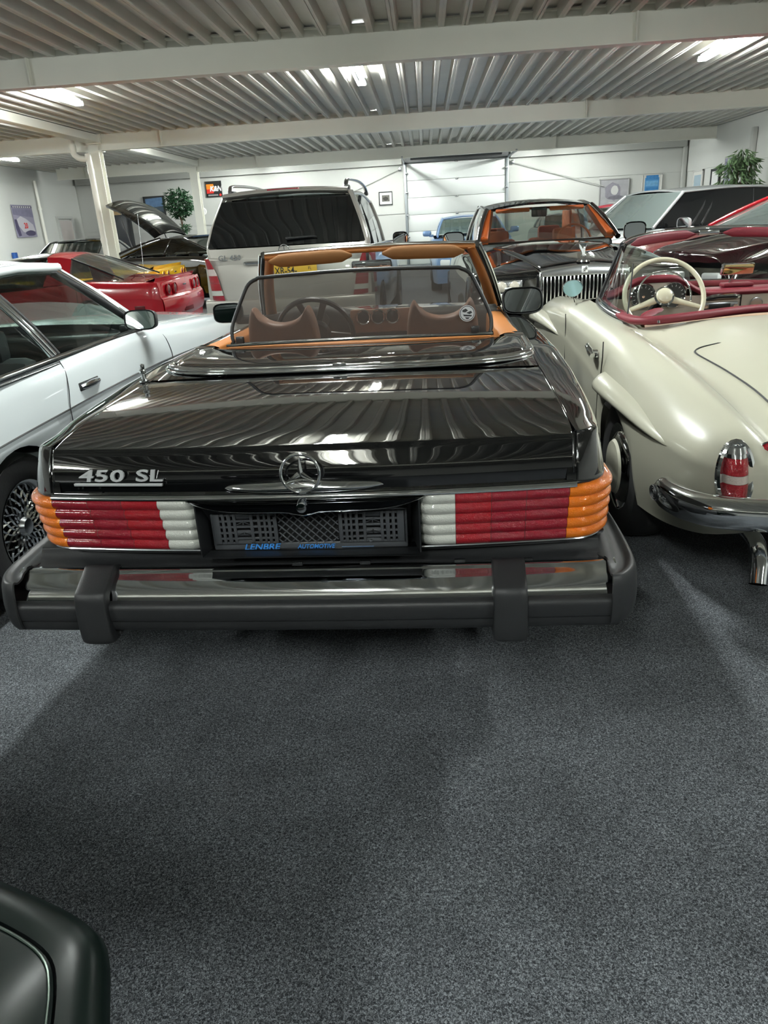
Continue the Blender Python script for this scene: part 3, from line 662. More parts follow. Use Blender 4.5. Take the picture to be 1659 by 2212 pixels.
MB().box((.05, 2.50, .80), (.20, .02, .05), .005).build('radio', M_blackpl, SL)
MB().box((0.0, 2.2, .60), (.14, .9, .2), .03).build('centre_tunnel', M_seatbr, SL)
# steering wheel
sw = empty('steering_wheel', (-.315, 2.36, .915), rot=(math.radians(-66)+PI/2-PI/2, 0, 0)); sw.parent = SL
b = MB(); b.tube([(.20*math.cos(a), .20*math.sin(a), 0) for a in np.linspace(0, 2*PI, 40, endpoint=False)], .014, 8, closed=True); b.build('wheel_rim', M_blackpl, sw)
MB().lathe([(.075, -.03), (.085, -.01), (.07, .02), (0, .025)], (0, 0, 0), 'z', 24).build('hub_pad', M_blackpl, sw)
b = MB()
for a in (0.15, PI-.15, -PI/2-.35, -PI/2+.35): b.box((.13*math.cos(a), .13*math.sin(a), 0), (.14, .035, .012), .004, Matrix.Rotation(a, 3, 'Z'))
b.build('wheel_spokes', M_blackpl, sw)
for q in (-.10, .02):
    MB().lathe([(.045, .0), (.048, -.008), (.044, -.01)], (-.42+q+.09, 2.545, .955), 'y', 20).build('instrument', M_blackpl, SL)
# windscreen frame
WF = empty('windscreen_frame', (-.016, 0, 0)); WF.parent = SL
def pill(s, t):  # t 0 base .. 1 header
    return np.array([s*(.700+(.548-.700)*t), 3.0+(2.46-3.0)*t, .955+(1.318-.955)*t])
for s in (-1, 1):
    P = [pill(s, t)+np.array([s*.006*math.sin(PI*t), -.02*math.sin(PI*t), .012*math.sin(PI*t)]) for t in np.linspace(0, 1, 9)]
    b = MB(); b.tube([p+np.array([s*.016, .012, 0]) for p in P], .020, 8, flat=(1, 1.1)); b.build('screen_pillar', M_black, WF, 50)
    b = MB(); b.tube([p+np.array([s*.035, -.002, .004]) for p in P], .006, 6); b.build('pillar_chrome', M_chrome, WF, 50)
    b = MB(); b.tube([p+np.array([-s*.022, -.010, -.004]) for p in P[:]], [.034-.010*k/8 for k in range(9)], 8, flat=(1, .8)); b.build('pillar_trim', M_leather, WF, 50)
hd = [(x, 2.46+.05*(1-(x/.57)**2), 1.322+.012*(1-(x/.57)**2)) for x in np.linspace(-.556, .556, 15)]
b = MB(); b.tube(hd, .022, 10, flat=(1.2, .55)); b.build('header_bar', M_chrome, WF, 60)
b = MB(); b.tube([(x, y-.012, z-.018) for x, y, z in hd], .015, 8, flat=(1, .9)); b.build('header_trim', M_leather, WF, 60)
for s, x0, x1 in ((-1, -.53, -.09), (1, .07, .50)):
    rows = []
    for t in np.linspace(0, 1, 9):
        x = x0+(x1-x0)*t; e = 1-abs(2*t-1)**8*.8; y = 2.415+.05*(1-(x/.57)**2); z = 1.283+.012*(1-(x/.57)**2)
        rows.append([(x, y+.012*e*math.cos(a), z+.034*e*math.sin(a)) for a in np.linspace(0, 2*PI, 13)])
    b = MB(); b.grid(np.array(rows)); b.add(rows[0][:-1], [tuple(range(12))]); b.add(rows[-1][:-1], [tuple(range(12))]); b.build('sun_visor', M_visor, WF, 60)
MB().box((-.01, 2.49, 1.277), (.016, .02, .05), .003).build('mirror_stalk', M_blackpl, WF)
mt = empty('rear_view_mirror', (-.005, 2.47, 1.232), rot=(.12, 0, .1)); mt.parent = SL
MB().box((0, .014, 0), (.215, .026, .062), .012).build('mirror_shell', M_blackpl, mt); MB().box((0, -.001, 0), (.200, .004, .050), .0015).build('mirror_face', M_mirror, mt)
def screen(bl, br, tl, tr, bulge, name='windscreen', m=None, par=None, n=8):
    bl, br, tl, tr = map(np.array, (bl, br, tl, tr)); rows = []
    for u in np.linspace(0, 1, n):
        row = []
        for v in np.linspace(0, 1, 2*n):
            p = (bl*(1-v)+br*v)*(1-u)+(tl*(1-v)+tr*v)*u; row.append(p+np.array(bulge)*(1-(2*v-1)**2))
        rows.append(row)
    return G(name, rows, m or M_glass, par, ang=60)
screen(pill(-1, .03), pill(1, .03), pill(-1, .97), pill(1, .97), (0, .05, .01), 'windscreen', glass('pane_clear', 'e6ebe8', 1.0), SL)
# door mirrors: shell, glass, stalk
def door_mirror(par, c, s, m_shell, w=.175, h=.105, tilt=.0, name='door_mirror', face_m=None, yaw=0.0):
    t = empty(name, c, rot=(tilt, 0, yaw)); t.parent = par
    b = MB(); P = []
    for y, k in ((-.028, .94), (-.03, 1.0), (-.01, 1.0), (.03, .93), (.06, .75), (.075, .45)):
        P.append([(w/2*k*math.copysign(abs(math.cos(a))**.55, math.cos(a)), y, h/2*k*math.copysign(abs(math.sin(a))**.55, math.sin(a))) for a in np.linspace(0, 2*PI, 25)])
    b.grid(np.array(P)); b.add(P[-1][:-1], [tuple(range(24))]); b.build('mirror_shell', m_shell, t, 50)
    b = MB(); b.add([(p[0]*.90, -.026, p[2]*.86) for p in P[1][:-1]], [tuple(range(24))]); b.build('mirror_face', face_m or M_mirror, t)
    b = MB(); b.box((-s*w*.5, .02, -h*.42), (.10, .045, .05), .015); b.build('mirror_foot', m_shell, t)
    return t
door_mirror(SL, (-.865, 2.66, 1.012), -1, M_blackpl, .17, .11, yaw=.10)
door_mirror(SL, (.80, 2.62, 1.0), 1, M_blackpl, .225, .145, tilt=-.32, yaw=.10)
# wind stop
WS = empty('wind_stop', (0, 0, 0)); WS.parent = SL
wo = [(-.575, 1.012), (-.582, 1.04), (-.572, 1.09), (-.52, 1.19), (-.492, 1.232), (-.455, 1.25), (-.40, 1.257), (0, 1.266), (.40, 1.257), (.455, 1.25), (.492, 1.232), (.52, 1.19), (.572, 1.09), (.582, 1.04), (.575, 1.012), (.54, 1.003), (0, 1.006), (-.54, 1.003)]
wo3 = [(x*.99, 1.665+(z-1.0)*.25, z-.004-.026*(1-(z-1)/.27)) for x, z in wo]
b = MB(); b.tube(crf(np.array(wo3+[wo3[0]]), 3)[:-1], .0085, 8, closed=True); b.build('stop_frame', M_blackpl, WS, 60)
def mesh_net():
    m = glass('net_grey', 'c8c4c0', .0, .36, '8a827d'); return m
b = MB(); b.add(wo3, [tuple(range(len(wo3)))]); b.build('stop_net', mesh_net(), WS, 0)
for x in (-.535, .505): MB().box((x, 1.650, .986), (.036, .022, .05), .005).build('stop_clip', M_blackpl, WS)
bd = empty('round_badge', (.472, 1.672, 1.062), rot=(-.18, 0, 0)); bd.parent = WS
MB().lathe([(0, -.006), (.034, -.006), (.034, 0)], (0, 0, 0), 'y', 28).build('badge_disc', mat('badge_white', 'dfe3e5', .3), bd)
MB().lathe([(.031, -.0075), (.0285, -.0075)], (0, 0, 0), 'y', 28).build('badge_ring', mat('badge_black', '15181c', .4), bd)
b = MB()
for p in ([(-.02, .014), (-.006, .020), (.004, .012), (-.008, .004), (-.02, .006)], [(-.004, .002), (.016, .010), (.022, .002), (.010, -.004)], [(-.018, -.004), (.020, -.008), (.018, -.014), (-.014, -.012)], [(-.010, -.016), (.012, -.018), (.004, -.024), (-.004, -.024)]):
    b.prism([(x, -.0078, z) for x, z in p], (0, .001, 0))
b.build('badge_mark', mat('badge_black'), bd)
# antenna stub on left fender, door handles
an = empty('antenna', (-.722, .985, .955)); an.parent = SL
MB().lathe([(.018, 0), (.018, .006), (.009, .012), (.008, .03), (.013, .034), (.013, .042), (.007, .046), (.009, .052), (.009, .062), (0, .066)], (0, 0, 0), 'z', 16).build('antenna_base', M_chrome, an)
for s in (-1, 1):
    MB().tube([(s*.885, 1.72, .80), (s*.905, 1.76, .802), (s*.905, 1.90, .802), (s*.885, 1.94, .80)], .012, 8).build('door_handle', M_chrome, SL)
for (x, y) in ((-.74, 1.16), (.74, 1.16), (-.74, 3.62), (.74, 3.62)): wheel(SL, x, y, .315, .315, .20, 1 if x > 0 else -1, 'mesh')
# ================================================================ GENERIC CAR SHELL
def car_section(r, y, arches, zs, side_only):
    wm, zm, wt, zt, zc = r; zb = zs
    for yc, ra, zc_ in arches:
        if abs(y-yc) < ra: zb = max(zb, zc_+math.sqrt(max(0, ra*ra-(y-yc)**2)))
    zb = min(zb, zm-.01) if zb > zm-.01 else zb
    top = [(0, y, zc), (wt*.35, y, zc-.12*(zc-zt)), (wt*.7, y, zc-.5*(zc-zt)), (wt*.92, y, zt+.012), (wt, y, zt)]
    sd = [(wt+.3*(wm-wt)+.012, y, zt-.035), (wt+.75*(wm-wt), y, zt-.4*(zt-zm)), (wm, y, zm), (wm*.998, y, zm-.012)]
    n = 4
    for k in range(1, n+1): z = zm-.012+(zb-zm+.012)*k/n; sd.append((wm*(.998-.035*((k/n)**2)*(zm-zb)/.5), y, z))
    return (sd[:0]+[(wt-.03, y, zt-.004), (wt, y, zt)]+sd) if side_only else (top+sd)
def shell(par, tab, arches, m, cab, zs=.22, ends=(.05, .06), n=5, names=('rear_body', 'front_body', 'side_panel'), step=.06):
    T_ = crf(np.array(tab, float), n); ys = list(T_[:, 0]); y0, y1 = ys[0], ys[-1]
    def row(y): return np.array([np.interp(y, T_[:, 0], T_[:, k]) for k in range(1, 6)])
    def stations(a, b):
        s = [a]; 
        while s[-1] < b-step*.5: s.append(min(b, s[-1]+step))
        for yc, ra, _ in arches:
            for e in (-ra, ra):
                for d in (-.004, .004):
                    if a < yc+e+d < b: s.append(yc+e+d)
        s = sorted(set(round(v, 4) for v in s)); return s
    def endrows(y, d, sgn):
        R_ = row(y); out = []
        for sc, dy, dz in ((.86, .75, .02), (.95, .35, .006)):
            r = R_.copy(); r[0] *= sc; r[2] *= sc; out.append((r, y+sgn*d*(-dy), dz))
        return out
    def block(a, b, ea, eb, nm):
        rows = []
        ss = stations(a, b)
        if ea:
            r0 = np.array(car_section(row(a), a, arches, zs, False)); cz = r0[:, 2].mean()
            for sc in (0.0, .5, .85, .97): q = r0.copy(); q[:, 0] *= sc; q[:, 1] -= ends[0]*(1-sc**3); q[:, 2] = cz+(q[:, 2]-cz)*(.90+.10*sc) ; rows.append(q)
        for y in ss: rows.append(np.array(car_section(row(y), y, arches, zs, False)))
        if eb:
            r0 = np.array(car_section(row(b), b, arches, zs, False)); cz = r0[:, 2].mean()
            for sc in (.97, .85, .5, 0.0): q = r0.copy(); q[:, 0] *= sc; q[:, 1] += ends[1]*(1-sc**3); q[:, 2] = cz+(q[:, 2]-cz)*(.90+.10*sc); rows.append(q)
        g = crf(np.swapaxes(np.array(rows), 0, 1), 2); g = np.swapaxes(g, 0, 1); gl = mirx(g)[:, ::-1]
        return G(nm, np.concatenate([gl[:, :-1], g], axis=1), m, par, ang=42)
    o1 = block(y0, cab[0], True, False, names[0]); o2 = block(cab[1], y1, False, True, names[1])
    ss = stations(cab[0], cab[1])
    g = np.array([car_section(row(y), y, arches, zs, True) for y in ss]); g = np.swapaxes(crf(np.swapaxes(g, 0, 1), 2), 0, 1)
    o3 = G(names[2], g, m, par, ang=42); o4 = G(names[2], mirx(g), m, par, ang=42)
    w_ = T_[:, 1].max(); z_ = zs
    MB().box((0, (cab[0]+cab[1])/2, zs+.14), (2*w_*.88, cab[1]-cab[0]+.1, .16)).box((0, cab[0]-.02, .5), (2*w_*.86, .04, .5)).box((0, cab[1]+.02, .5), (2*w_*.86, .04, .5)).build('cabin_floor', M_dark, par)
    for yc, ra, zc_ in arches: MB().box((0, yc, zc_+ra*.4), (2*w_*.7, 2*ra, ra*1.0)).build('wheel_housing', M_dark, par)
    return row, (o1, o2, o3, o4)
def greenhouse(par, BF, RF, RR, BR, m, mg=None, crown=.035, bp=(.55,), aw=.022, cwid=.04, roof_m=None, bf=.07, br=.04, side_glass=True, bpm=None, mid=None, rail_m=None, bulge_side=.02, wsm=None):
    """base-front, roof-front, roof-rear, base-rear as (y, half width, z); y grows forward"""
    mg = mg or M_glass; roof_m = roof_m or m
    rows = []
    ysr = [RF]+([mid] if mid else [])+[RR]
    ctr = crf(np.array(ysr, float), 6) if len(ysr) > 2 else np.array([np.array(RF)*(1-t)+np.array(RR)*t+np.array([0, 0, .018*(1-(2*t-1)**2)]) for t in np.linspace(0, 1, 9)])
    nrow = len(ctr)
    for i, (y, w_, z) in enumerate(ctr):
        t = i/(nrow-1); row = []
        for v in np.linspace(-1, 1, 13):
            e = bf*(1-t)**3-br*t**3
            row.append((w_*v, y+e*(1-v*v), z+crown*(1-abs(v)**2.5)))
        rows.append(row)
    roof = G('roof', surf(rows, 1, 2), roof_m, par, solid=.025, ang=45)
    def P(a, s): return np.array([s*a[1], a[0], a[2]])
    BFc, BRc = (BF[0]-.0, BF[1], BF[2]), BR
    for s in (-1, 1):
        b = MB(); a0, a1 = P(BF, s), P(RF, s); b.tube([a0*(1-t)+a1*t+np.array([s*.012, 0, .012])*math.sin(PI*t) for t in np.linspace(0, 1, 6)], aw, 8); b.build('windscreen_pillar', m, par, 50)
        c0, c1 = P(BR, s), P(RR, s); b = MB(); b.tube([c0*(1-t)+c1*t+np.array([s*.015, 0, .015])*math.sin(PI*t) for t in np.linspace(0, 1, 6)], [cwid*(1.25-.5*t) for t in np.linspace(0, 1, 6)], 8, flat=(.45, 1)); b.build('rear_pillar', m, par, 50)
        b = MB(); b.tube([(s*w_, y, z) for y, w_, z in ctr], .020, 8); b.build('roof_rail', rail_m or m, par, 50)
        for f in bp:
            q0 = a0*(1-f)+c0*f; q1 = a1*(1-f)+c1*f; b = MB(); b.tube([q0, (q0+q1)/2+np.array([s*bulge_side, 0, 0]), q1], .024, 6, flat=(.4, 1.2)); b.build('door_pillar', bpm or m, par, 50)
        if side_glass:
            rows = []
            for u in np.linspace(0, 1, 5):
                row = []
                for v in np.linspace(0, 1, 9):
                    top = np.array([s*np.interp(v*(nrow-1), range(nrow), ctr[:, 1]), np.interp(v*(nrow-1), range(nrow), ctr[:, 0]), np.interp(v*(nrow-1), range(nrow), ctr[:, 2])])
                    p = (a0*(1-v)+c0*v)*(1-u)+top*u; p = p+np.array([s*bulge_side*math.sin(PI*u), 0, 0]); row.append(p)
                rows.append(row)
            G('side_window', rows, mg, par, ang=60)
    screen(P(BF, -1), P(BF, 1), P(RF, -1), P(RF, 1), (0, bf, .01), 'windscreen', wsm or M_glass, par)
    screen(P(BR, -1), P(BR, 1), P(RR, -1), P(RR, 1), (0, -br, .01), 'rear_window', mg, par)
    return roof
def simple_seat(par, x, y, z, m, h=.62, w=.5, head=True):
    st = empty('seat', (0, 0, 0)); st.parent = par
    MB().box((x, y+.22, z), (w, .5, .16), .05).build('cushion', m, st)
    MB().box((x, y-.05, z+h*.5), (w, .14, h), .05, Matrix.Rotation(-.0, 3, 'X')).build('backrest', m, st)
    if head: MB().box((x, y-.06, z+h+.06), (w*.52, .1, .17), .04).build('headrest', m, st)
    return st
def simple_wheel_ring(par, x, y, z, r=.19, m=None, tilt=1.15):
    t = empty('steering_wheel', (x, y, z), rot=(tilt, 0, 0)); t.parent = par; m = m or M_blackpl
    b = MB(); b.tube([(r*math.cos(a), r*math.sin(a), 0) for a in np.linspace(0, 2*PI, 28, endpoint=False)], .012, 6, closed=True); b.build('wheel_rim', m, t)
    MB().box((0, 0, 0), (2*r*.9, .05, .02), .006).box((0, -.08, 0), (.04, .16, .015), .004).build('wheel_spokes', m, t); return t

# ================================================================ WHITE COUPE (left)
M_white = mat('paint_white', 'd3dadb', .25, coat=1.0)
WC = thing('coupe_car', 'white coupe with a fixed roof and lattice wheels on the left of the black convertible', 'car', (-2.62, 1.85, 0), math.radians(-2.2))
wtab = [(0, .80, .60, .72, .86, .90), (.3, .86, .66, .76, .90, .945), (.8, .885, .70, .80, .935, .965), (1.4, .895, .72, .825, .945, .96), (2.0, .895, .73, .84, .95, .96), (2.5, .893, .73, .835, .945, .96), (2.9, .888, .72, .82, .92, .965), (3.4, .88, .70, .80, .885, .94), (3.9, .87, .68, .78, .85, .90), (4.4, .84, .66, .74, .80, .85), (4.65, .80, .62, .70, .74, .79)]
row_w, _ = shell(WC, wtab, [(.98, .345, .32), (3.8, .345, .32)], M_white, (1.0, 2.72), .24)
b = MB()
greenhouse(WC, (2.80, .72, .94), (2.10, .575, 1.325), (1.18, .57, 1.325), (.55, .66, .96), M_white, glass('pane_green', 'd3e0dc', .8), crown=.05, bp=(), aw=.016, side_glass=False, bf=.10)
# the side window set built to its own lines
def wl(u): return np.array([.845-.0*u, u, .957-.01*abs(u-1.9)])
for s in (-1, 1):
    A0, A1 = np.array([s*.800, 2.62, .945]), np.array([s*.615, 2.08, 1.320]); B0, B1 = np.array([s*.825, 1.52, .955]), np.array([s*.615, 1.36, 1.325]); C0, C1 = np.array([s*.79, .62, .955]), np.array([s*.60, 1.14, 1.31])
    for nm, p in (('door_window', (A0, B0, A1, B1)), ('quarter_window', (B0, C0, B1, C1))):
        screen(*p, (s*.02, 0, 0), nm, glass('pane_green'), WC, 6)
    for nm, q, r, m in (('screen_pillar', (A0, A1), .013, M_white), ('pillar_chrome', (A0+[s*.012, -.03, 0], A1+[s*.012, -.02, -.01]), .012, M_chrome), ('pillar_seal', (A0+[0, -.055, 0], A1+[0, -.045, -.02]), .024, M_blackpl), ('door_pillar', (B0, B1), .015, M_chrome), ('door_pillar_edge', (B0+[0, -.03, 0], B1+[0, -.03, 0]), .010, M_chrome), ('door_pillar_seal', (B0+[0, .035, 0], B1+[0, .03, 0]), .012, M_blackpl), ('rear_pillar', (C0, C1), .02, M_chrome)):
        b = MB(); a0, a1 = q; b.tube([a0*(1-t)+a1*t+np.array([s*.02, 0, 0])*math.sin(PI*t) for t in np.linspace(0, 1, 7)], r, 8, flat=(.6, 1)); b.build(nm, m, WC, 50)
    b = MB(); b.tube([A1+[s*.008, .02, .0], np.array([s*.622, 1.7, 1.335]), B1+[s*.008, 0, 0], C1+[s*.008, 0, 0]], .022, 8, flat=(.8, 1)); b.build('roof_rail', M_white, WC, 60)
    b = MB(); b.tube([A1+[s*.012, -.02, -.024], np.array([s*.625, 1.7, 1.312]), B1+[s*.012, 0, -.022]], .009, 8); b.build('window_seal', M_blackpl, WC, 60)
    b = MB(); b.tube([(s*.845, y, .945-.006*abs(y-1.9)) for y in np.linspace(.5, 2.66, 12)], .016, 8, flat=(.5, 1)); b.build('belt_chrome', M_chrome, WC, 60)
    b = MB(); b.tube([(s*.852, y, .922-.006*abs(y-1.9)) for y in np.linspace(.5, 1.5, 8)], .008, 8, flat=(.5, 1)); b.build('belt_strip', M_chromed, WC, 60)
    # door shut lines and crease strip
    sh = [(s*(.85), 1.50, .94), (s*.872, 1.50, .88), (s*.893, 1.46, .80), (s*.8985, 1.43, .72), (s*.8985, 1.44, .60), (s*.892, 1.55, .45), (s*.885, 1.66, .35)]
    b = MB(); b.tube(cr(sh, 3), .0028, 4); b.build('door_gap', M_blackpl, WC)
    sh = [(s*.84, 2.62, .925), (s*.868, 2.74, .87), (s*.8865, 2.78, .78), (s*.8925, 2.78, .70), (s*.89, 2.76, .5), (s*.885, 2.74, .35)]
    b = MB(); b.tube(cr(sh, 3), .0028, 4); b.build('door_gap', M_blackpl, WC)
    b = MB(); b.tube([(s*(row_w(y)[0]+.001), y, row_w(y)[1]+.0) for y in np.linspace(.15, 4.5, 40)], .0045, 5); b.build('crease_strip', M_chromed, WC)
    hd_ = empty('door_handle', (0, 0, 0)); hd_.parent = WC
    MB().box((s*.884, 1.67, .792), (.014, .21, .044), .006, Matrix.Rotation(-s*.25, 3, 'Y')).build('handle_recess', M_blackpl, hd_)
    b = MB(); b.tube([(s*.890, 1.58, .790), (s*.903, 1.61, .792), (s*.905, 1.67, .793), (s*.903, 1.73, .792), (s*.890, 1.765, .790)], [.012, .015, .018, .015, .012], 8); b.build('handle_grip', M_chrome, hd_, 60)
    wheel(WC, s*.76, .98, .32, .32, .21, s, 'mesh'); wheel(WC, s*.76, 3.8, .32, .32, .21, s, 'mesh')
for s in (-1, 1):
    MB().box((s*.60, -.035, .70), (.40, .05, .15), .02).build('tail_lamp', M_red, WC)
rows = [[(x, -.07+.05*(x/.9)**2+dy, z) for dy, z in ((.06, .58), (-.03, .57), (-.06, .52), (-.05, .44), (.04, .42))] for x in np.linspace(-.88, .88, 15)]
G('rear_bumper', surf(rows, 1, 3), M_chrome, WC, ang=60, solid=.004)
for s in (-1, 1): simple_seat(WC, s*.36, 1.75, .5, mat('seat_black', '1e1f22', .6), .42)
simple_wheel_ring(WC, -.36, 2.3, .86)
MB().box((0, 2.62, .84), (1.45, .35, .14), .04).build('dashboard', M_blackpl, WC)
door_mirror(WC, (.885, 2.42, 1.00), 1, M_blackpl, .185, .115, yaw=.05, tilt=-.1)
door_mirror(WC, (-.945, 2.42, 1.00), -1, M_blackpl, .19, .115, yaw=-.1)

# ================================================================ CREAM ROADSTER (right)
M_cream = mat('paint_cream', 'c6c4b1', .3, coat=.9)
M_bord = mat('leather_burgundy', '6d1826', .55, bump=.1, bscale=200)
CR_ = thing('roadster_car', 'cream open roadster with burgundy trim on the right of the black convertible', 'car', (1.70, 2.28, 0), 0)
# stations: y, centre z, valley (x,z), crown (x,z), outer (x,z), waist (x,z), bottom (x,z)
ct = [
 (.13, .60, .44, .575, .58, .615, .66, .52, .64, .44, .56, .37),
 (.19, .665, .47, .625, .605, .69, .735, .56, .725, .45, .65, .335),
 (.28, .715, .50, .665, .630, .735, .795, .58, .79, .44, .72, .305),
 (.48, .79, .53, .735, .660, .780, .845, .60, .84, .44, .78, .27),
 (.75, .855, .56, .795, .700, .825, .868, .61, .86, .44, .82, .25),
 (1.05, .905, .59, .838, .735, .868, .875, .63, .866, .44, .83, .24),
 (1.25, .925, .62, .868, .755, .885, .870, .64, .862, .44, .83, .24),
 (1.40, .935, .67, .897, .770, .887, .862, .64, .856, .44, .825, .24),
 (1.70, .945, .68, .92, .775, .89, .853, .66, .85, .44, .82, .24),
 (2.10, .955, .69, .925, .775, .895, .85, .68, .85, .44, .82, .24),
 (2.45, .965, .69, .93, .775, .90, .85, .70, .85, .44, .82, .24),
 (2.80, .945, .62, .90, .755, .895, .86, .68, .855, .44, .82, .24),
 (3.2, .905, .52, .85, .72, .875, .868, .66, .86, .44, .82, .24),
 (3.55, .86, .47, .79, .69, .85, .865, .62, .86, .44, .82, .26),
 (3.78, .80, .44, .73, .66, .81, .84, .58, .83, .44, .78, .30),
 (3.92, .72, .40, .66, .62, .74, .76, .54, .75, .44, .70, .34)]
CT = crf(np.array(ct), 8)
def csec(y, side=False):
    v = [np.interp(y, CT[:, 0], CT[:, k]) for k in range(1, 12)]; zc, xv, zv, xf, zf, xo, zo, xw, zw, xb, zb0 = v
    zb = zb0
    for yc, ra in ((1.04, .325), (3.40, .30)):
        if abs(y-yc) < ra: zb = max(zb, .30+math.sqrt(max(0, ra*ra-(y-yc)**2)))
    zw_ = max(zw, zb+.03); pts = [] if side else [(0, y, zc), (xv*.5, y, zc-.25*(zc-zv))]
    pts += [(xv, y, zv)]; pts += [((xv+xf)/2, y, (zv+zf)/2+.004), (xf, y, zf), ((xf+xo)/2+.02, y, zf-.28*(zf-zo)), (xo*.99+.003, y, zo+.05), (xo, y, min(zo, zw_+.02) if zb > zo-.06 else zo)]
    lo = pts[-1][2]; 
    for k in range(1, 4): z = lo+(zb-lo)*k/3; pts.append((xo+(xb-xo)*(k/3)**2*(lo-zb)/(zo-zb0), y, z))
    return pts
def cgrid(ys, side=False):
    g = np.array([csec(y, side) for y in ys]); return np.swapaxes(crf(np.swapaxes(g, 0, 1), 3), 0, 1)
ysr = sorted(set([round(v, 3) for v in list(np.arange(.13, 1.42, .04))+[1.40, .711, .719, 1.361, 1.369]]))
g = cgrid(ysr); e0 = g[0].copy(); cz = e0[:, 2].mean(); pre = []
for sc in (0, .5, .85, .97): q = e0.copy(); q[:, 0] *= sc; q[:, 1] -= .05*(1-sc**3)*.9; q[:, 2] = cz+(q[:, 2]-cz)*(.9+.1*sc); pre.append(q)
g = np.concatenate([np.array(pre), g]); gl = mirx(g)[:, ::-1]; G('rear_body', np.concatenate([gl[:, :-1], g], 1), M_cream, CR_, ang=50)
ysf = sorted(set([round(v, 3) for v in list(np.arange(2.5, 3.92, .05))+[3.92, 3.095, 3.105, 3.695, 3.705]]))
g = cgrid(ysf); e0 = g[-1].copy(); cz = e0[:, 2].mean(); post = []
for sc in (.97, .85, .5, 0): q = e0.copy(); q[:, 0] *= sc; q[:, 1] += .06*(1-sc**3); q[:, 2] = cz+(q[:, 2]-cz)*(.9+.1*sc); post.append(q)
g = np.concatenate([g, np.array(post)]); gl = mirx(g)[:, ::-1]; G('front_body', np.concatenate([gl[:, :-1], g], 1), M_cream, CR_, ang=50)
g = cgrid(np.linspace(1.40, 2.5, 16), True); G('door_skin', g, M_cream, CR_, ang=50); G('door_skin', mirx(g), M_cream, CR_, ang=50)
MB().box((0, 1.95, .36), (1.5, 1.2, .2)).box((0, 1.04, .45), (1.2, .6, .3)).box((0, 3.55, .45), (1.2, .66, .3)).build('underbody', M_dark, CR_)
def csurf(y, z, s=-1, off=.004):   # point on the side at height z
    pts = csec(y, True); xs = [p[0] for p in pts[4:]]; zs = [p[2] for p in pts[4:]]; o = np.argsort(zs); return (s*(np.interp(z, np.array(zs)[o], np.array(xs)[o])+off), y, z)
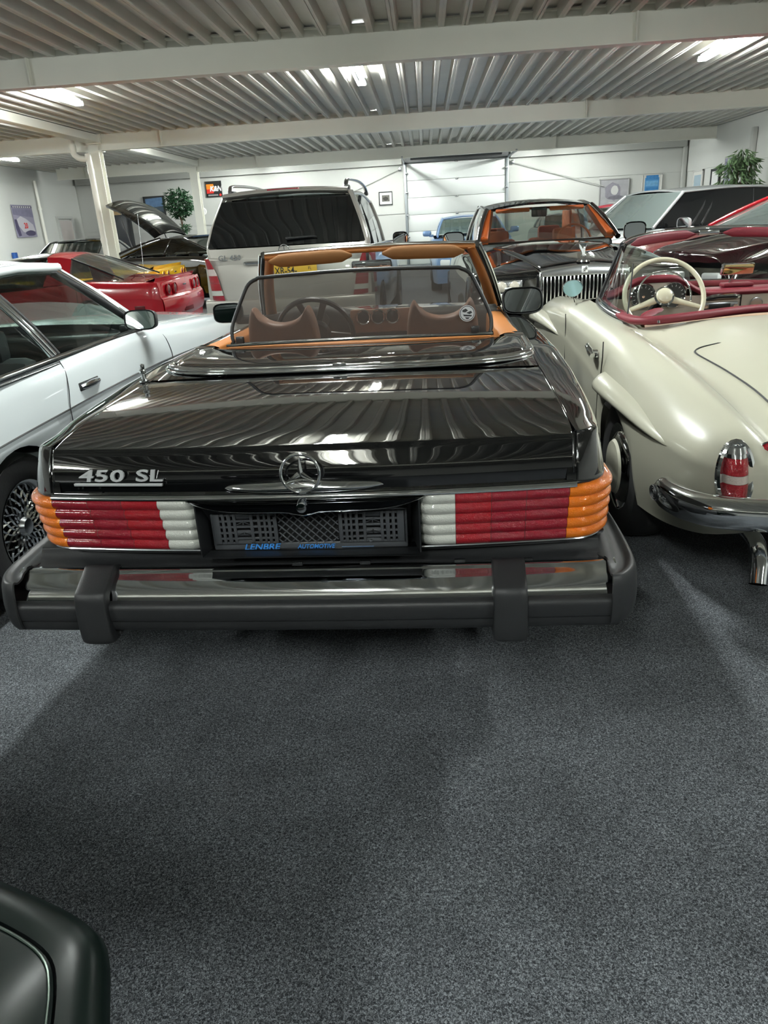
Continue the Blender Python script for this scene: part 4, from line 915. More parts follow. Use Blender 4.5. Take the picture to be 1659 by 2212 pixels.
for s in (-1, 1):
    # teardrop brows over the wheels
    for (ya, za, yb, zb_, nm) in ((1.36, .665, .26, .605, 'rear_brow'), (3.72, .70, 2.50, .70, 'front_brow')):
        rows = []; n = 22
        for k in range(n+1):
            t = k/n; y = ya+(yb-ya)*t; w_ = .062*(min(1, (t+.015)/.10))**.5*(1-t**1.8)**.8+.001; h = .064*(min(1, (t+.015)/.10))**.5*(1-t**1.6)**.8+.003
            z = za+(zb_-za)*t+(.025*math.sin(PI*t)); x, _, _ = csurf(y, z, 1, -.012)
            rows.append([(s*(x-.01), y, z+h), (s*(x+w_*.55), y, z+h*.62), (s*(x+w_), y, z+.05*h), (s*(x+w_*.8), y, z-h*.45), (s*(x+w_*.1), y, z-h*.55)])
        G(nm, surf(rows, 1, 3), M_cream, CR_, ang=60)
        b = MB(); b.tube([(s*(csurf(ya+(yb-ya)*t, za+(zb_-za)*t, 1, -.012)[0]+.044*(min(1, (t+.015)/.1))**.5*(1-t**1.8)**.8), ya+(yb-ya)*t, za+(zb_-za)*t+.025*math.sin(PI*t)-.022*(1-t**1.5)) for t in np.linspace(0, 1, 24)], .0035, 5); b.build('brow_chrome', M_chrome, CR_)
    for pts in ([(1.30, .86), (1.30, .78), (1.325, .70), (1.36, .60), (1.40, .46), (1.42, .30)], [(2.40, .86), (2.38, .75), (2.36, .6), (2.36, .4), (2.36, .28)]):
        b = MB(); b.tube([csurf(y, z, s, .001) for y, z in pts], .003, 4); b.build('door_gap', M_blackpl, CR_)
    # lamps
    lp = empty('tail_lamp', (0, 0, -.012)); lp.parent = CR_; lx, ly = s*.665, .15
    def lamp_slice(z0, z1, m, nm, k0=.9, k1=.9, dx=0):
        rows = []
        for z in np.linspace(z0, z1, 6):
            f = (z-.575)/.115; wd = .046*(1-.22*f*f); dp = .062*(1-.35*f*f); yy = ly+(z-.575)*.22
            rows.append([(lx+wd*math.cos(a)+dx, yy-dp*max(-.3, math.sin(a)), z) for a in np.linspace(-.35, PI+.35, 17)])
        return G(nm, rows, m, lp, ang=60)
    lamp_slice(.655, .690, M_chrome, 'lamp_cap'); lamp_slice(.600, .654, M_red2, 'red_lens'); lamp_slice(.572, .599, lens('bdb0a6', name='lens_clear2'), 'clear_lens'); lamp_slice(.520, .571, M_red2, 'red_lens'); lamp_slice(.490, .519, M_chrome, 'lamp_foot')
    MB().lathe([(0, .006), (.035, 0), (.044, -.02)], (lx, ly+.03-.01, .688), 'z', 16, (1, 1.1)).build('lamp_tip', M_chrome, lp)
    b = MB(); b.tube([(lx+.055*math.cos(a), ly-.012+.112*math.sin(a)*.22, .588+.112*math.sin(a)) for a in np.linspace(0, 2*PI, 28, endpoint=False)], .013, 8, closed=True, flat=(1, 1)); b.build('lamp_bezel', M_chrome, lp)
    wheel(CR_, s*.74, 1.04, .32, .33, .17, s, 'hubcap', .20, cap=M_cream); wheel(CR_, s*.74, 3.40, .32, .33, .17, s, 'hubcap', .20, cap=M_cream)
    hh = empty('door_handle', (0, 0, 0)); hh.parent = CR_
    b = MB(); p = csurf(1.50, .785, s, 0)
    b.tube([(p[0], 1.46, .785), (p[0]+s*.028, 1.46, .787)], .011, 8); b.tube([(p[0]+s*.03, 1.43, .772), (p[0]+s*.034, 1.47, .788), (p[0]+s*.032, 1.55, .802), (p[0]+s*.02, 1.585, .806)], [.014, .017, .012, .007], 8); b.build('handle_lever', M_chrome, hh, 60)
    MB().lathe([(.012, 0), (.012, .01), (0, .012)], (p[0]-(0 if s > 0 else .01), 1.45, .765), 'x', 12).build('handle_lock', M_chrome, hh)
# rear reflector beside the lamp, boot lid gap, bumper, exhaust
MB().lathe([(0, -.02), (.018, -.018), (.024, -.008), (.026, 0)], (-.545, .185, .655), 'y', 20, (1.2, .9)).build('reflector', M_red2, CR_); 
b = MB(); b.tube([(-.545+.032*math.cos(a), .180, .655+.024*math.sin(a)) for a in np.linspace(0, 2*PI, 20, endpoint=False)], .004, 6, closed=True); b.build('reflector_ring', M_chrome, CR_)
def ctop(x, y):
    pts = csec(y); xs = [p[0] for p in pts[:6]]; zs = [p[2] for p in pts[:6]]; return float(np.interp(abs(x), xs, zs))
gap = [(-.42, 1.06), (-.49, 1.055), (-.525, 1.03), (-.53, .99), (-.515, .90), (-.48, .72), (-.45, .56), (-.43, .40), (-.42, .22)]
gp = crf(np.array(gap), 5); gp = np.concatenate([gp[::-1], np.array([(-x, y) for x, y in gp])])
gp = np.concatenate([np.array([(-x, y) for x, y in crf(np.array(gap), 5)])[::-1], crf(np.array(gap), 5)])
b = MB(); b.tube([(x, y, ctop(x, y)+.0) for x, y in gp], .0042, 5); b.build('boot_lid_gap', M_blackpl, CR_)
bp_ = []
path = [(-.840, .33), (-.848, .27), (-.842, .20), (-.81, .13), (-.74, .06), (-.62, .02), (-.45, -.01), (0, -.03), (.45, -.01), (.62, .02), (.74, .06), (.81, .13), (.842, .20), (.848, .27), (.840, .33)]
pf = crf(np.array(path), 4); rows = []
for i, (x, y) in enumerate(pf):
    d = pf[min(i+1, len(pf)-1)]-pf[max(i-1, 0)]; d = d/np.linalg.norm(d); nx, ny = d[1], -d[0]; e = min(1, (min(i, len(pf)-1-i)+.4)/4)**.5
    rows.append([(x+nx*.048*e*math.cos(a)-nx*.0, y+ny*.048*e*math.cos(a), .478+.058*e*math.sin(a)) for a in np.linspace(-PI, PI, 17)])
G('rear_bumper', rows, M_chrome, CR_, ang=60)
bumper = CR_.children[-1]
MB().lathe([(0, -.012), (.034, -.010), (.036, 0)], (-.885, .255, .480), 'x', 20, (1.3, .8)).build('bumper_vent', M_blackpl, bumper)
b = MB(); 
for r_ in (.012, .022, .032): b.tube([(-.898, .255+1.3*r_*math.cos(a), .480+.8*r_*math.sin(a)) for a in np.linspace(0, 2*PI, 20, endpoint=False)], .0022, 4, closed=True)
b.build('vent_rings', M_chromed, bumper)['kind'] = 'stuff'
b = MB(); r0, r1 = .029, .025; pts = [(-.565, .40, .33), (-.575, .15, .345), (-.595, .03, .325), (-.615, -.03, .245)]; pf2 = cr(np.array(pts), 4); b.tube(pf2, r0, 16, cap=False); b.tube(pf2, r1, 16, cap=False)
b.build('exhaust_pipe', M_chrome, CR_, 60)
# windscreen
WB = [(-.700, 1.52, .940), (-.712, 1.75, .945), (-.700, 2.05, .952), (-.655, 2.32, .962), (-.50, 2.52, .975), (-.25, 2.62, .985), (0, 2.65, .99)]
WT = [(-.625, 1.76, 1.175), (-.640, 1.88, 1.215), (-.625, 2.02, 1.245), (-.570, 2.18, 1.268), (-.44, 2.36, 1.288), (-.22, 2.50, 1.302), (0, 2.54, 1.306)]
def full(P): P = crf(np.array(P), 4); return np.concatenate([P, mirx(P)[::-1][1:]])
wb2, wt2 = full(WB), full(WT)
G('windscreen', np.array([wb2*(1-t)+wt2*t for t in np.linspace(0, 1, 6)]), glass('pane_clear', 'e2e8e4', 1.0), CR_, ang=80)
b = MB(); b.tube(wb2, .013, 8); b.build('screen_base_chrome', M_chrome, CR_, 60)
b = MB(); b.tube(wb2+np.array([0, .012, -.02]), .022, 8); b.build('screen_gasket', M_chromed, CR_, 60)
b = MB(); b.tube(wb2[4:-4]*np.array([.965, 1, 1])+np.array([0, -.03, -.012]), .02, 8); b.build('screen_roll', M_bord, CR_, 60)
b = MB(); b.tube(wt2[10:-10], .013, 8); b.build('header_bar', M_chrome, CR_, 60)
b = MB(); b.tube(wt2[10:-10]+np.array([0, -.01, -.014]), .012, 8); b.build('header_seal', M_blackpl, CR_, 60)
for s in (-1, 1):
    i0, i1 = 11, 11
    q0, q1 = np.array(wb2[i0]), np.array(wt2[i1]); q0[0] = abs(q0[0])*s; q1[0] = abs(q1[0])*s
    b = MB(); b.tube([q0*(1-t)+q1*t for t in np.linspace(0, 1, 5)], .014, 8); b.build('screen_pillar', M_blackpl, CR_)
    b = MB(); b.tube([q0*(1-t)+q1*t+np.array([-s*.018, -.012, 0]) for t in np.linspace(0, 1, 5)], .008, 8); b.build('pillar_chrome', M_chrome, CR_)
    b = MB(); q0, q1 = np.array(wb2[0]), np.array(wt2[0]); q0[0] = abs(q0[0])*s; q1[0] = abs(q1[0])*s; b.tube([q0, q1], .004, 6); b.build('glass_edge', M_blackpl, CR_)
    x0, x1 = (-.52, -.07) if s < 0 else (.09, .52); rows = []
    for t in np.linspace(0, 1, 9):
        x = x0+(x1-x0)*t; y = float(np.interp(x, wt2[:, 0], wt2[:, 1]))-.03; z = float(np.interp(x, wt2[:, 0], wt2[:, 2]))-.028; e = 1-abs(2*t-1)**8*.85
        rows.append([(x, y+.010*e*math.cos(a), z+.027*e*math.sin(a)) for a in np.linspace(0, 2*PI, 13)])
    b = MB(); b.grid(np.array(rows)); b.add(rows[0][:-1], [tuple(range(12))]); b.add(rows[-1][:-1], [tuple(range(12))]); b.build('sun_visor', M_bord, CR_, 60)
MB().box((0.0, 2.49, 1.285), (.12, .03, .03), .005).build('visor_bracket', M_chrome, CR_)
# cockpit
tr = [(-.690, 1.72, .935), (-.700, 1.55, .935), (-.675, 1.42, .935), (-.58, 1.385, .938), (-.40, 1.42, .945), (-.15, 1.49, .952), (0, 1.51, .953)]
b = MB(); b.tube(full(tr), .026, 10, flat=(1.2, .8)); b.build('cockpit_roll', M_bord, CR_, 60)
for q in ((-.60, 1.37, .93), (-.02, 1.50, .945), (.45, 1.41, .935)): MB().lathe([(.008, 0), (.006, .012), (0, .014)], (q[0], q[1]-.03, q[2]), 'z', 10).build('press_stud', M_chrome, CR_)
M_beige = mat('panel_beige', 'bfb2a2', .45)
rows = [[(x, 1.53+.10*(1-(x/.6)**2), .80), (x, 1.56+.10*(1-(x/.6)**2), .925), (x, 1.62+.10*(1-(x/.6)**2), .965-.03*abs(x/.55)**3), (x, 1.70, .95-.03*abs(x/.55)**3), (x, 1.72, .80)] for x in np.linspace(-.60, .60, 13)]
rows = [[(p_[0], p_[1], p_[2]-.038) for p_ in r_] for r_ in rows]
G('seat_back_cover', surf(rows, 1, 3), mat('leather_beige', 'c19f83', .5), CR_, ang=50)
b = MB(); b.add([(-.68, 1.50, .93), (-.52, 1.62, .985), (-.40, 1.72, .965), (-.46, 1.60, .94), (-.64, 1.48, .915), (-.62, 1.60, .95)], [(0, 1, 5), (1, 2, 5), (2, 3, 5), (3, 4, 5), (4, 0, 5), (0, 1, 2, 3, 4)]); b.build('folded_hood_corner', M_bord, CR_, 50, sub=2)
rows = [[(x, 2.20, .76), (x, 2.16, .80), (x, 2.155, .89), (x, 2.160, .958+.0*h), ] for x in np.linspace(-.66, .66, 23) for h in [0]]
G('dash_panel', surf(rows, 1, 3), M_beige, CR_, ang=60)
hump = lambda x: .105*math.exp(-((x+.375)/.20)**4)
rows = [[(x, 2.150, .952+hump(x)*.85), (x, 2.14, .968+hump(x)*.92), (x, 2.17, .985+hump(x)*.92), (x, 2.28, .986+hump(x)*.6), (x, 2.46, .970)] for x in np.linspace(-.66, .66, 31)]
G('dash_pad', surf(rows, 1, 3), M_bord, CR_, ang=60)
MB().box((-.375, 2.162, .965), (.34, .02, .15), .02).build('instrument_panel', M_beige, CR_)
for x in (-.455, -.285):
    g = empty('dial', (x, 2.146, .968)); g.parent = CR_; MB().lathe([(.070, .006), (.074, -.006), (.068, -.014), (.062, -.006)], (0, 0, 0), 'y', 28).build('dial_ring', M_chrome, g)
    MB().lathe([(.064, -.002), (.0, -.003)], (0, 0, 0), 'y', 24).build('dial_face', mat('dial_grey', '4a4c4a', .3), g)
    b = MB()
    for a in np.linspace(-.8, PI+.8, 12): b.box((.052*math.cos(a), -.005, .052*math.sin(a)), (.011, .001, .003), 0, Matrix.Rotation(-a, 3, 'Y'))
    b.build('dial_marks', M_fit, g)['kind'] = 'stuff'
    MB().lathe([(.01, -.004), (.008, -.012), (0, -.012)], (0, 0, 0), 'y', 12).build('dial_hub', M_chrome, g)
MB().box((-.02, 2.150, .892), (.21, .02, .048), .006).build('radio', M_chromed, CR_); MB().box((-.02, 2.138, .892), (.12, .01, .03), .003).build('radio_dial', M_blackpl, CR_)
for x in (-.105, .065): MB().lathe([(.013, 0), (.013, -.02), (0, -.022)], (x, 2.142, .892), 'y', 12).build('radio_knob', M_chrome, CR_)
MB().lathe([(.034, 0), (.034, -.012), (.028, -.014), (0, -.008)], (.185, 2.150, .900), 'y', 20).build('clock', M_chromed, CR_)
MB().box((.10, 2.150, .89), (.003, .012, .12)).build('glovebox_gap', M_blackpl, CR_)
b = MB(); b.tube([(.28, 2.15, .925), (.31, 2.13, .93), (.37, 2.13, .93), (.40, 2.15, .925)], .01, 8); b.lathe([(.012, 0), (.01, -.02), (0, -.022)], (.34, 2.145, .898), 'y', 12); b.build('glovebox_handle', M_chrome, CR_)
b = MB(); b.tube([(-.10, 2.14, .940), (-.04, 2.12, .95), (.04, 2.12, .95), (.08, 2.14, .945)], .014, 8); b.build('ashtray', M_chrome, CR_)
MB().box((.10, 2.24, 1.0), (.17, .08, .022), .008).build('dash_grab', M_bord, CR_)
SW = empty('steering_wheel', (-.455, 1.76, 1.005), rot=(math.radians(62), 0, 0)); SW.parent = CR_; M_ivory = mat('ivory', 'd0cbb2', .25, coat=.6)
b = MB(); b.tube([(.203*math.cos(a), .203*math.sin(a), 0) for a in np.linspace(0, 2*PI, 48, endpoint=False)], .0125, 10, closed=True); b.build('wheel_rim', M_ivory, SW, 80)
b = MB(); b.tube([(.135*math.cos(a), .135*math.sin(a), .010) for a in np.linspace(-.25, PI+.25, 28)], .005, 6); b.build('horn_ring', M_chrome, SW, 80)
for a in (-.35, PI+.35): 
    b = MB(); b.tube([(.02*math.cos(a), .02*math.sin(a), -.01), (.11*math.cos(a), .11*math.sin(a), -.004), (.2*math.cos(a*1.0), .2*math.sin(a), 0)], [.022, .015, .012], 8, flat=(1, .6)); b.build('wheel_spoke', M_ivory, SW, 80)
MB().lathe([(.052, -.01), (.052, .0), (.040, .004)], (0, 0, 0.004), 'z', 28).build('hub_ring', M_chrome, SW); MB().lathe([(.042, .004), (.038, .018), (.02, .026), (0, .028)], (0, 0, .004), 'z', 28).build('hub_cap', M_ivory, SW)
b = MB(); b.tube([(0, 0, -.02), (0, 0, -.36)], .025, 10); b.build('steering_column', M_blackpl, SW)
im = empty('inner_mirror', (.10, 2.23, 1.085), rot=(.15, .03, .35)); im.parent = CR_
MB().box((0, .012, 0), (.225, .022, .066), .012).build('mirror_shell', M_chrome, im); MB().box((0, -.002, 0), (.208, .004, .054), .002).build('mirror_face', mat('mirror_warm', 'e8c890', .05, 1.0), im)
b = MB(); b.tube([(0, .02, -.03), (-.02, .04, -.11)], .006, 6); b.build('mirror_stem', M_chrome, im)
# wing mirror on the left fender
wm = empty('wing_mirror', (-.80, 2.44, 1.005), rot=(.1, 0, -.05)); wm.parent = CR_
rows = [[(.062*k*math.cos(a)*(1.0+.12*math.sin(a)), y, .052*k*math.sin(a)) for a in np.linspace(0, 2*PI, 25)] for y, k in ((0, .97), (.004, 1), (.018, .95), (.038, .6), (.045, .05))]
G('mirror_shell', rows, M_chrome, wm, ang=70); b = MB(); b.add([(p[0]*.95, -.001, p[2]*.95) for p in rows[1][:-1]], [tuple(range(24))]); b.build('mirror_face', mat('mirror_blue', '9fc4d2', .08, .9), wm)
b = MB(); b.tube([(.01, .02, -.045), (.02, .02, -.085), (.03, .03, -.105)], .006, 6); b.build('mirror_stem', M_chrome, wm)
# ================================================================ SILVER OFF-ROADER (rear towards us)
M_silver = mat('paint_silver', 'b9b6ae', .28, .35, coat=.9)
M_silverd = mat('plastic_silver', '8d8b86', .45, .2)
GL = thing('suv_car', 'silver off-roader with a yellow number plate and roof rails, its tailgate towards the camera', 'car', (-1.53, 8.45, 0), math.radians(-2.0))
gtab = [(0, .93, .80, .905, 1.16, 1.17), (.12, .955, .80, .925, 1.19, 1.20), (.5, .965, .80, .935, 1.21, 1.2), (1.2, .965, .80, .94, 1.20, 1.2), (2.6, .965, .80, .94, 1.18, 1.2), (3.5, .96, .80, .93, 1.14, 1.18), (3.9, .955, .80, .90, 1.10, 1.16), (4.5, .94, .78, .84, 1.02, 1.10), (4.95, .90, .74, .76, .94, 1.0)]
row_g, go = shell(GL, gtab, [(1.0, .42, .39), (4.05, .42, .39)], M_silver, (.2, 3.7), .36)
gb = go[0]
greenhouse(GL, (3.72, .76, 1.17), (2.95, .66, 1.72), (.42, .67, 1.765), (.10, .86, 1.22), M_silver, M_glassd, crown=.07, bp=(.35, .66), bpm=M_blackpl, aw=.03, cwid=.06, bf=.08, br=.03, mid=(1.7, .675, 1.80))
# tailgate upper with big dark window
def gpt(x, z): # tailgate surface
    y = float(np.interp(z, [.5, .8, 1.05, 1.27, 1.5, 1.76, 1.80], [-.06, -.075, -.055, .0, .09, .235, .26])); return (x, y+.05*(x/.9)**2-.012, z)
hw = lambda z: float(np.interp(z, [.62, .9, 1.27, 1.5, 1.80], [.72, .76, .885, .82, .70]))
for nm, z0, z1, m, sc, n in (('tailgate_panel', .66, 1.262, M_silver, 1.0, 8), ('tailgate_glass', 1.275, 1.745, mat('glass_black', lin=(.004, .0045, .005), rough=.03, coat=1.0), 1.0, 8)):
    rows = [[gpt(x*hw(z)*sc, z) for x in np.linspace(-1, 1, 17)] for z in np.linspace(z0, z1, n)]
    o = G(nm, rows, m, GL, solid=.012, ang=50)
tg = o
for s in (-1, 1):
    rows = [[gpt(s*hw(z), z), (s*(hw(z)+.02+.02*(1.8-z)), gpt(s*hw(z), z)[1]+.02, z), (s*(hw(z)+.035+.03*(1.8-z)), gpt(s*hw(z), z)[1]+.10, z), (s*(hw(z)+.03+.03*(1.8-z)), gpt(s*hw(z), z)[1]+.22, z+.0)] for z in np.linspace(1.16, 1.80, 9)]
    G('rear_corner_pillar', surf(rows, 1, 3), M_silver, GL, ang=60)
    # lamp
    lp = empty('tail_lamp', (0, 0, 0)); lp.parent = GL
    for nm, za, zb_, m in (('red_lens', 1.06, 1.17, M_red2), ('clear_lens', .99, 1.058, lens('d8c8c2', name='lens_clear3')), ('red_lens', .91, .988, M_red2), ('red_lens', .83, .908, M_red2), ('clear_lens', .775, .828, M_clr), ('red_lens', .72, .773, M_red)):
        rows = []
        for z in np.linspace(za, zb_, 4):
            a = .785+.09*max(0, (1.0-z))/.3*-.4+.03; inn = float(np.interp(z, [.72, .85, 1.0, 1.17], [.73, .76, .79, .865])); rows.append([(s*(inn+(.955-inn)*t), -.075+.05*t+.14*t**4+.03*max(0, z-1), z) for t in np.linspace(0, 1, 9)]+[(s*.972, .10+.1, z)])
        G(nm, rows, m, lp, solid=.008, ang=60)
rows = [[(x, -.10+.07*(x/.96)**2+dy, z) for dy, z in ((.06, .73), (.0, .72), (-.015, .69), (-.015, .58), (.01, .50), (.05, .44), (.12, .40))] for x in np.linspace(-.965, .965, 17)]
G('rear_bumper', surf(rows, 1, 3), M_silver, GL, ang=50)
for s in (-1, 1): MB().box((s*.72, -.105, .53), (.30, .02, .05), .008).build('bumper_reflector', M_red, GL)
# lip, high brake light, wiper, star, badge, handle, plate
rows = [[(x, .235-.02+.05*(x/.7)**2+dy, z-.03*(x/.72)**2) for dy, z in ((.09, 1.862), (-.01, 1.850), (-.05, 1.828), (-.05, 1.812), (.03, 1.79), (.10, 1.80))] for x in np.linspace(-.70, .70, 17)]
G('roof_spoiler', surf(rows, 1, 3), M_silver, GL, ang=60)
MB().box((0, .182, 1.835), (.36, .012, .024), .004).build('high_brake_light', M_red, GL)
b = MB(); b.tube([(.02, -.03, 1.335), (.09, -.025, 1.338), (.30, -.01, 1.345), (.36, -.01, 1.34)], [.018, .014, .010, .006], 8); b.build('rear_wiper', M_blackpl, GL)
star_badge('star_emblem', (-.01, -.035, 1.215), .062, GL, .006, .012)
text('model_lettering', 'GL 450', (-.76, -.045, 1.145), .075, M_chromed, GL, .004, (PI/2, 0, .0), .001, .1, 1.1, 1.05)
b = MB(); b.tube([(-.46, -.06, 1.105), (-.44, -.09, 1.107), (.36, -.09, 1.107), (.38, -.06, 1.105)], .020, 8); b.build('tailgate_handle', M_chrome, GL)
npl = empty('number_plate', (.10, -.105, 1.01)); npl.parent = GL; npl.scale = (.93, 1, 1)
MB().box((0, 0, 0), (.54, .012, .125), .004).build('plate_body', mat('plate_yellow', 'e0b22a', .5), npl)
text('plate_lettering', 'XR-54-', (-.235, -.008, -.036), .105, M_blackpl, npl, .0006, off=.001, space=1.0, sx=.86); text('plate_lettering', 'FL', (.165, -.008, .0), .045, M_blackpl, npl, .0006)
MB().box((-.256, -.0075, 0), (.022, .002, .115)).build('plate_band', mat('plate_blue', '2a4fa0', .5), npl)
for s in (-1, 1):
    b = MB(); pts = [(s*.66, .40, 1.80), (s*.665, .44, 1.885), (s*.665, .65, 1.92), (s*.665, 1.6, 1.935), (s*.66, 2.3, 1.90), (s*.655, 2.62, 1.82)]; b.tube(cr(pts, 4), .020, 8, flat=(.8, 1.2)); b.build('roof_rack_rail', M_chromed, GL, 60)
    MB().box((s*.66, .56, 1.83), (.05, .16, .07), .02).box((s*.66, 2.5, 1.82), (.05, .16, .05), .02).build('rail_foot', M_blackpl, GL)
    b = MB(); b.tube([(s*.943, .25, 1.215), (s*.948, 2, 1.205), (s*.942, 3.68, 1.17)], .012, 6); b.build('belt_trim', M_chromed, GL)
    door_mirror(GL, (s*1.06, 3.25, 1.20), s, M_silver if False else M_blackpl, .23, .20)
    wheel(GL, s*.84, 1.0, .39, .39, .26, s, quick=True); wheel(GL, s*.84, 4.05, .39, .39, .26, s, quick=True)
for s in (-1, 1): simple_seat(GL, s*.42, 2.5, .75, mat('seat_black2', '1a1a1c', .7), .6)

# ================================================================ BLACK SALOON WITH UPRIGHT GRILLE (facing us)
PH_ = thing('luxury_car', 'black two-door car facing the camera with an upright chrome grille and orange leather', 'car', (1.30, 11.92, 0), PI)
ptab = [(0, .86, .62, .78, .86, .92), (.5, .95, .68, .84, .98, 1.02), (1.3, .985, .70, .87, 1.04, 1.06), (2.5, .99, .70, .89, 1.06, 1.08), (3.3, .985, .70, .90, 1.07, 1.15), (3.8, .98, .70, .89, 1.06, 1.16), (4.4, .97, .70, .88, 1.03, 1.12), (5.0, .96, .70, .88, 1.00, 1.07), (5.3, .95, .68, .87, .985, 1.03), (5.42, .93, .66, .85, .965, 1.0)]
row_p, po = shell(PH_, ptab, [(1.15, .42, .39), (4.55, .42, .39)], M_black, (.9, 3.55), .25, ends=(.08, .05))
M_orange = mat('leather_orange', 'd0652a', .5)
M_orange2 = mat('leather_rust', '9a3a1c', .5)
greenhouse(PH_, (3.62, .73, 1.175), (2.92, .585, 1.50), (1.55, .58, 1.54), (.75, .70, 1.08), M_black, glass('pane_clear'), crown=.06, bp=(.62,), aw=.030, cwid=.05, bf=.10, br=.08, mid=(2.3, .60, 1.545))
for s in (-1, 1):
    b = MB(); b.tube([(s*.665, 3.54, 1.19), (s*.60, 3.2, 1.34), (s*.545, 2.92, 1.475)], [.055, .045, .035], 8); b.build('pillar_trim', M_orange, PH_, 50)
    simple_seat(PH_, s*.40, 2.35, .62, M_orange, .50, .52); simple_seat(PH_, s*.36, 1.45, .66, M_orange2, .48, .56)
    MB().box((s*.85, 2.4, .90), (.06, 2.2, .36), .02).build('door_trim', M_orange, PH_)
    door_mirror(PH_, (s*.98, 3.30, 1.21), s, M_black, .24, .19, yaw=PI)
    wheel(PH_, s*.86, 1.15, .39, .39, .25, s, quick=True); wheel(PH_, s*.86, 4.55, .39, .39, .25, s, quick=True)
    # headlamp, round fog lamp
    hl = empty('headlamp', (0, 0, 0)); hl.parent = PH_
    MB().box((s*.665, 5.455, .865), (.36, .06, .150), .025).build('lamp_bowl', M_chromed, hl)
    for k in range(3): MB().lathe([(.045, .0), (.042, .02), (.02, .032), (0, .034)], (s*(.56+.105*k), 5.475, .885), 'y', 16).build('lamp_lens', mat('lamp_warm', 'd8d2c4', .12, .3, coat=1), hl)
    MB().box((s*.665, 5.50, .872), (.32, .008, .014), .003).box((s*.665, 5.49, .812), (.32, .01, .03), .003).build('lamp_bar', M_fit, hl)
    MB().lathe([(.085, 0), (.085, .03), (.06, .04), (0, .04)], (s*.66, 5.44, .58), 'y', 20).build('round_lamp', M_chromed, PH_)
MB().box((0, 1.5, .72), (1.3, .4, .5), .08).build('rear_bench', M_orange2, PH_)
MB().box((0, 3.42, 1.10), (1.4, .30, .14), .05).build('dashboard', M_blackpl, PH_)
MB().box((0, 2.96, 1.455), (.17, .05, .10), .015).build('inner_mirror', M_blackpl, PH_)
for s in (-1, 1): MB().box((s*.30, 2.98, 1.485), (.38, .05, .045), .015).build('sun_visor', M_orange, PH_)
MB().box((0, 1.2, 1.0), (1.2, .5, .05), .02).build('parcel_shelf', M_orange2, PH_)
MB().box((0, 2.2, 1.50), (1.06, 1.4, .02), .008).build('headliner', M_orange2, PH_)
for s in (-1, 1): MB().box((s*.60, 1.35, 1.25), (.03, .55, .42), .012).build('rear_side_trim', M_orange, PH_)
simple_wheel_ring(PH_, -.40, 2.95, 1.13, .19, M_orange, tilt=-1.2)
# raised bonnet centre running to the grille
rows = []
for y, w_, z in ((3.70, .60, 1.165), (4.2, .53, 1.155), (4.7, .46, 1.125), (5.2, .395, 1.085), (5.46, .365, 1.062), (5.50, .36, 1.052)):
    rows.append([(x*w_, y, z-.045*abs(x)**3-(.11 if abs(x) == 1 else 0)-(.0)) for x in (-1, -.97, -.8, -.4, 0, .4, .8, .97, 1)])
G('bonnet', surf(rows, 3, 3), M_black, PH_, solid=.01, ang=45)
gr_ = empty('radiator_grille', (0, 0, 0)); gr_.parent = PH_
top = lambda x: 1.040-.035*(abs(x)/.35)**1.6
b = MB(); n = 15; xs = np.linspace(-.355, .355, n)
for a_, c_ in ((0, None),):
    rows = [[(x, 5.50, top(x)+.012), (x, 5.565, top(x)), (x, 5.575, top(x)-.02), (x, 5.575, .955-.0*x), (x, 5.555, .950)] for x in xs]; b.grid(rows)
b.build('grille_crown', M_chromed, gr_, 30, solid=.01)
MB().box((-.355, 5.54, .72), (.022, .07, .55), .006).build('grille_side', M_chrome, gr_); MB().box((.355, 5.54, .72), (.022, .07, .55), .006).build('grille_side', M_chrome, gr_)
MB().box((0, 5.54, .455), (.72, .07, .03), .006).build('grille_foot', M_chrome, gr_); MB().box((0, 5.50, .70), (.68, .02, .5)).build('grille_void', M_dark, gr_)
vn = MB().box((0, 5.548, .71), (.013, .045, .49), .003).build('vane', M_chrome, gr_)
for k in range(22):
    x = -.332+.0316*k
    if k == 0: vn.location.x = x; continue
    o = vn.copy(); COL.objects.link(o); o.parent = gr_; o.location.x = x
MB().box((0, 5.58, 1.0), (.05, .008, .052), .003).build('monogram_plate', M_fit, gr_)
b = MB(); 
for dx, dz in ((-.007, .008), (.007, -.006)):
    b.box((dx-.008, 5.586, 1.0+dz), (.004, .003, .026)); b.tube([(dx-.008, 5.586, 1.011+dz), (dx+.006, 5.586, 1.008+dz), (dx+.006, 5.586, 1.0+dz), (dx-.008, 5.586, .999+dz), (dx+.008, 5.586, .987+dz)], .0018, 4)
b.build('monogram', M_blackpl, gr_)
fg = empty('bonnet_figure', (0, 5.50, 1.055)); fg.parent = PH_
b = MB(); b.lathe([(.055, 0), (.05, .012), (.028, .022), (.018, .04), (.022, .05), (.010, .058)], (0, 0, 0), 'z', 16); b.build('figure_plinth', M_chrome, fg)
b = MB(); b.tube([(0, 0, .05), (0, .008, .075), (0, .022, .10), (0, .03, .112)], [.010, .012, .009, .007], 8)
for s in (-1, 1): b.add([(0, .01, .085), (s*.022, -.01, .125), (s*.034, -.03, .14), (s*.026, -.04, .11), (s*.008, -.02, .07), (s*.012, -.004, .09)], [(0, 1, 5), (1, 2, 3, 5), (3, 4, 5), (4, 0, 5), (0, 4, 3, 2, 1)])
b.build('winged_figure', M_fit, fg)
MB().box((0, 5.50, .44), (1.8, .10, .12), .03).build('front_bumper', M_black, PH_)
for z in (.30, .38): MB().box((0, 5.49, z), (1.3, .03, .02), .005).build('bumper_slat', M_chromed, PH_)
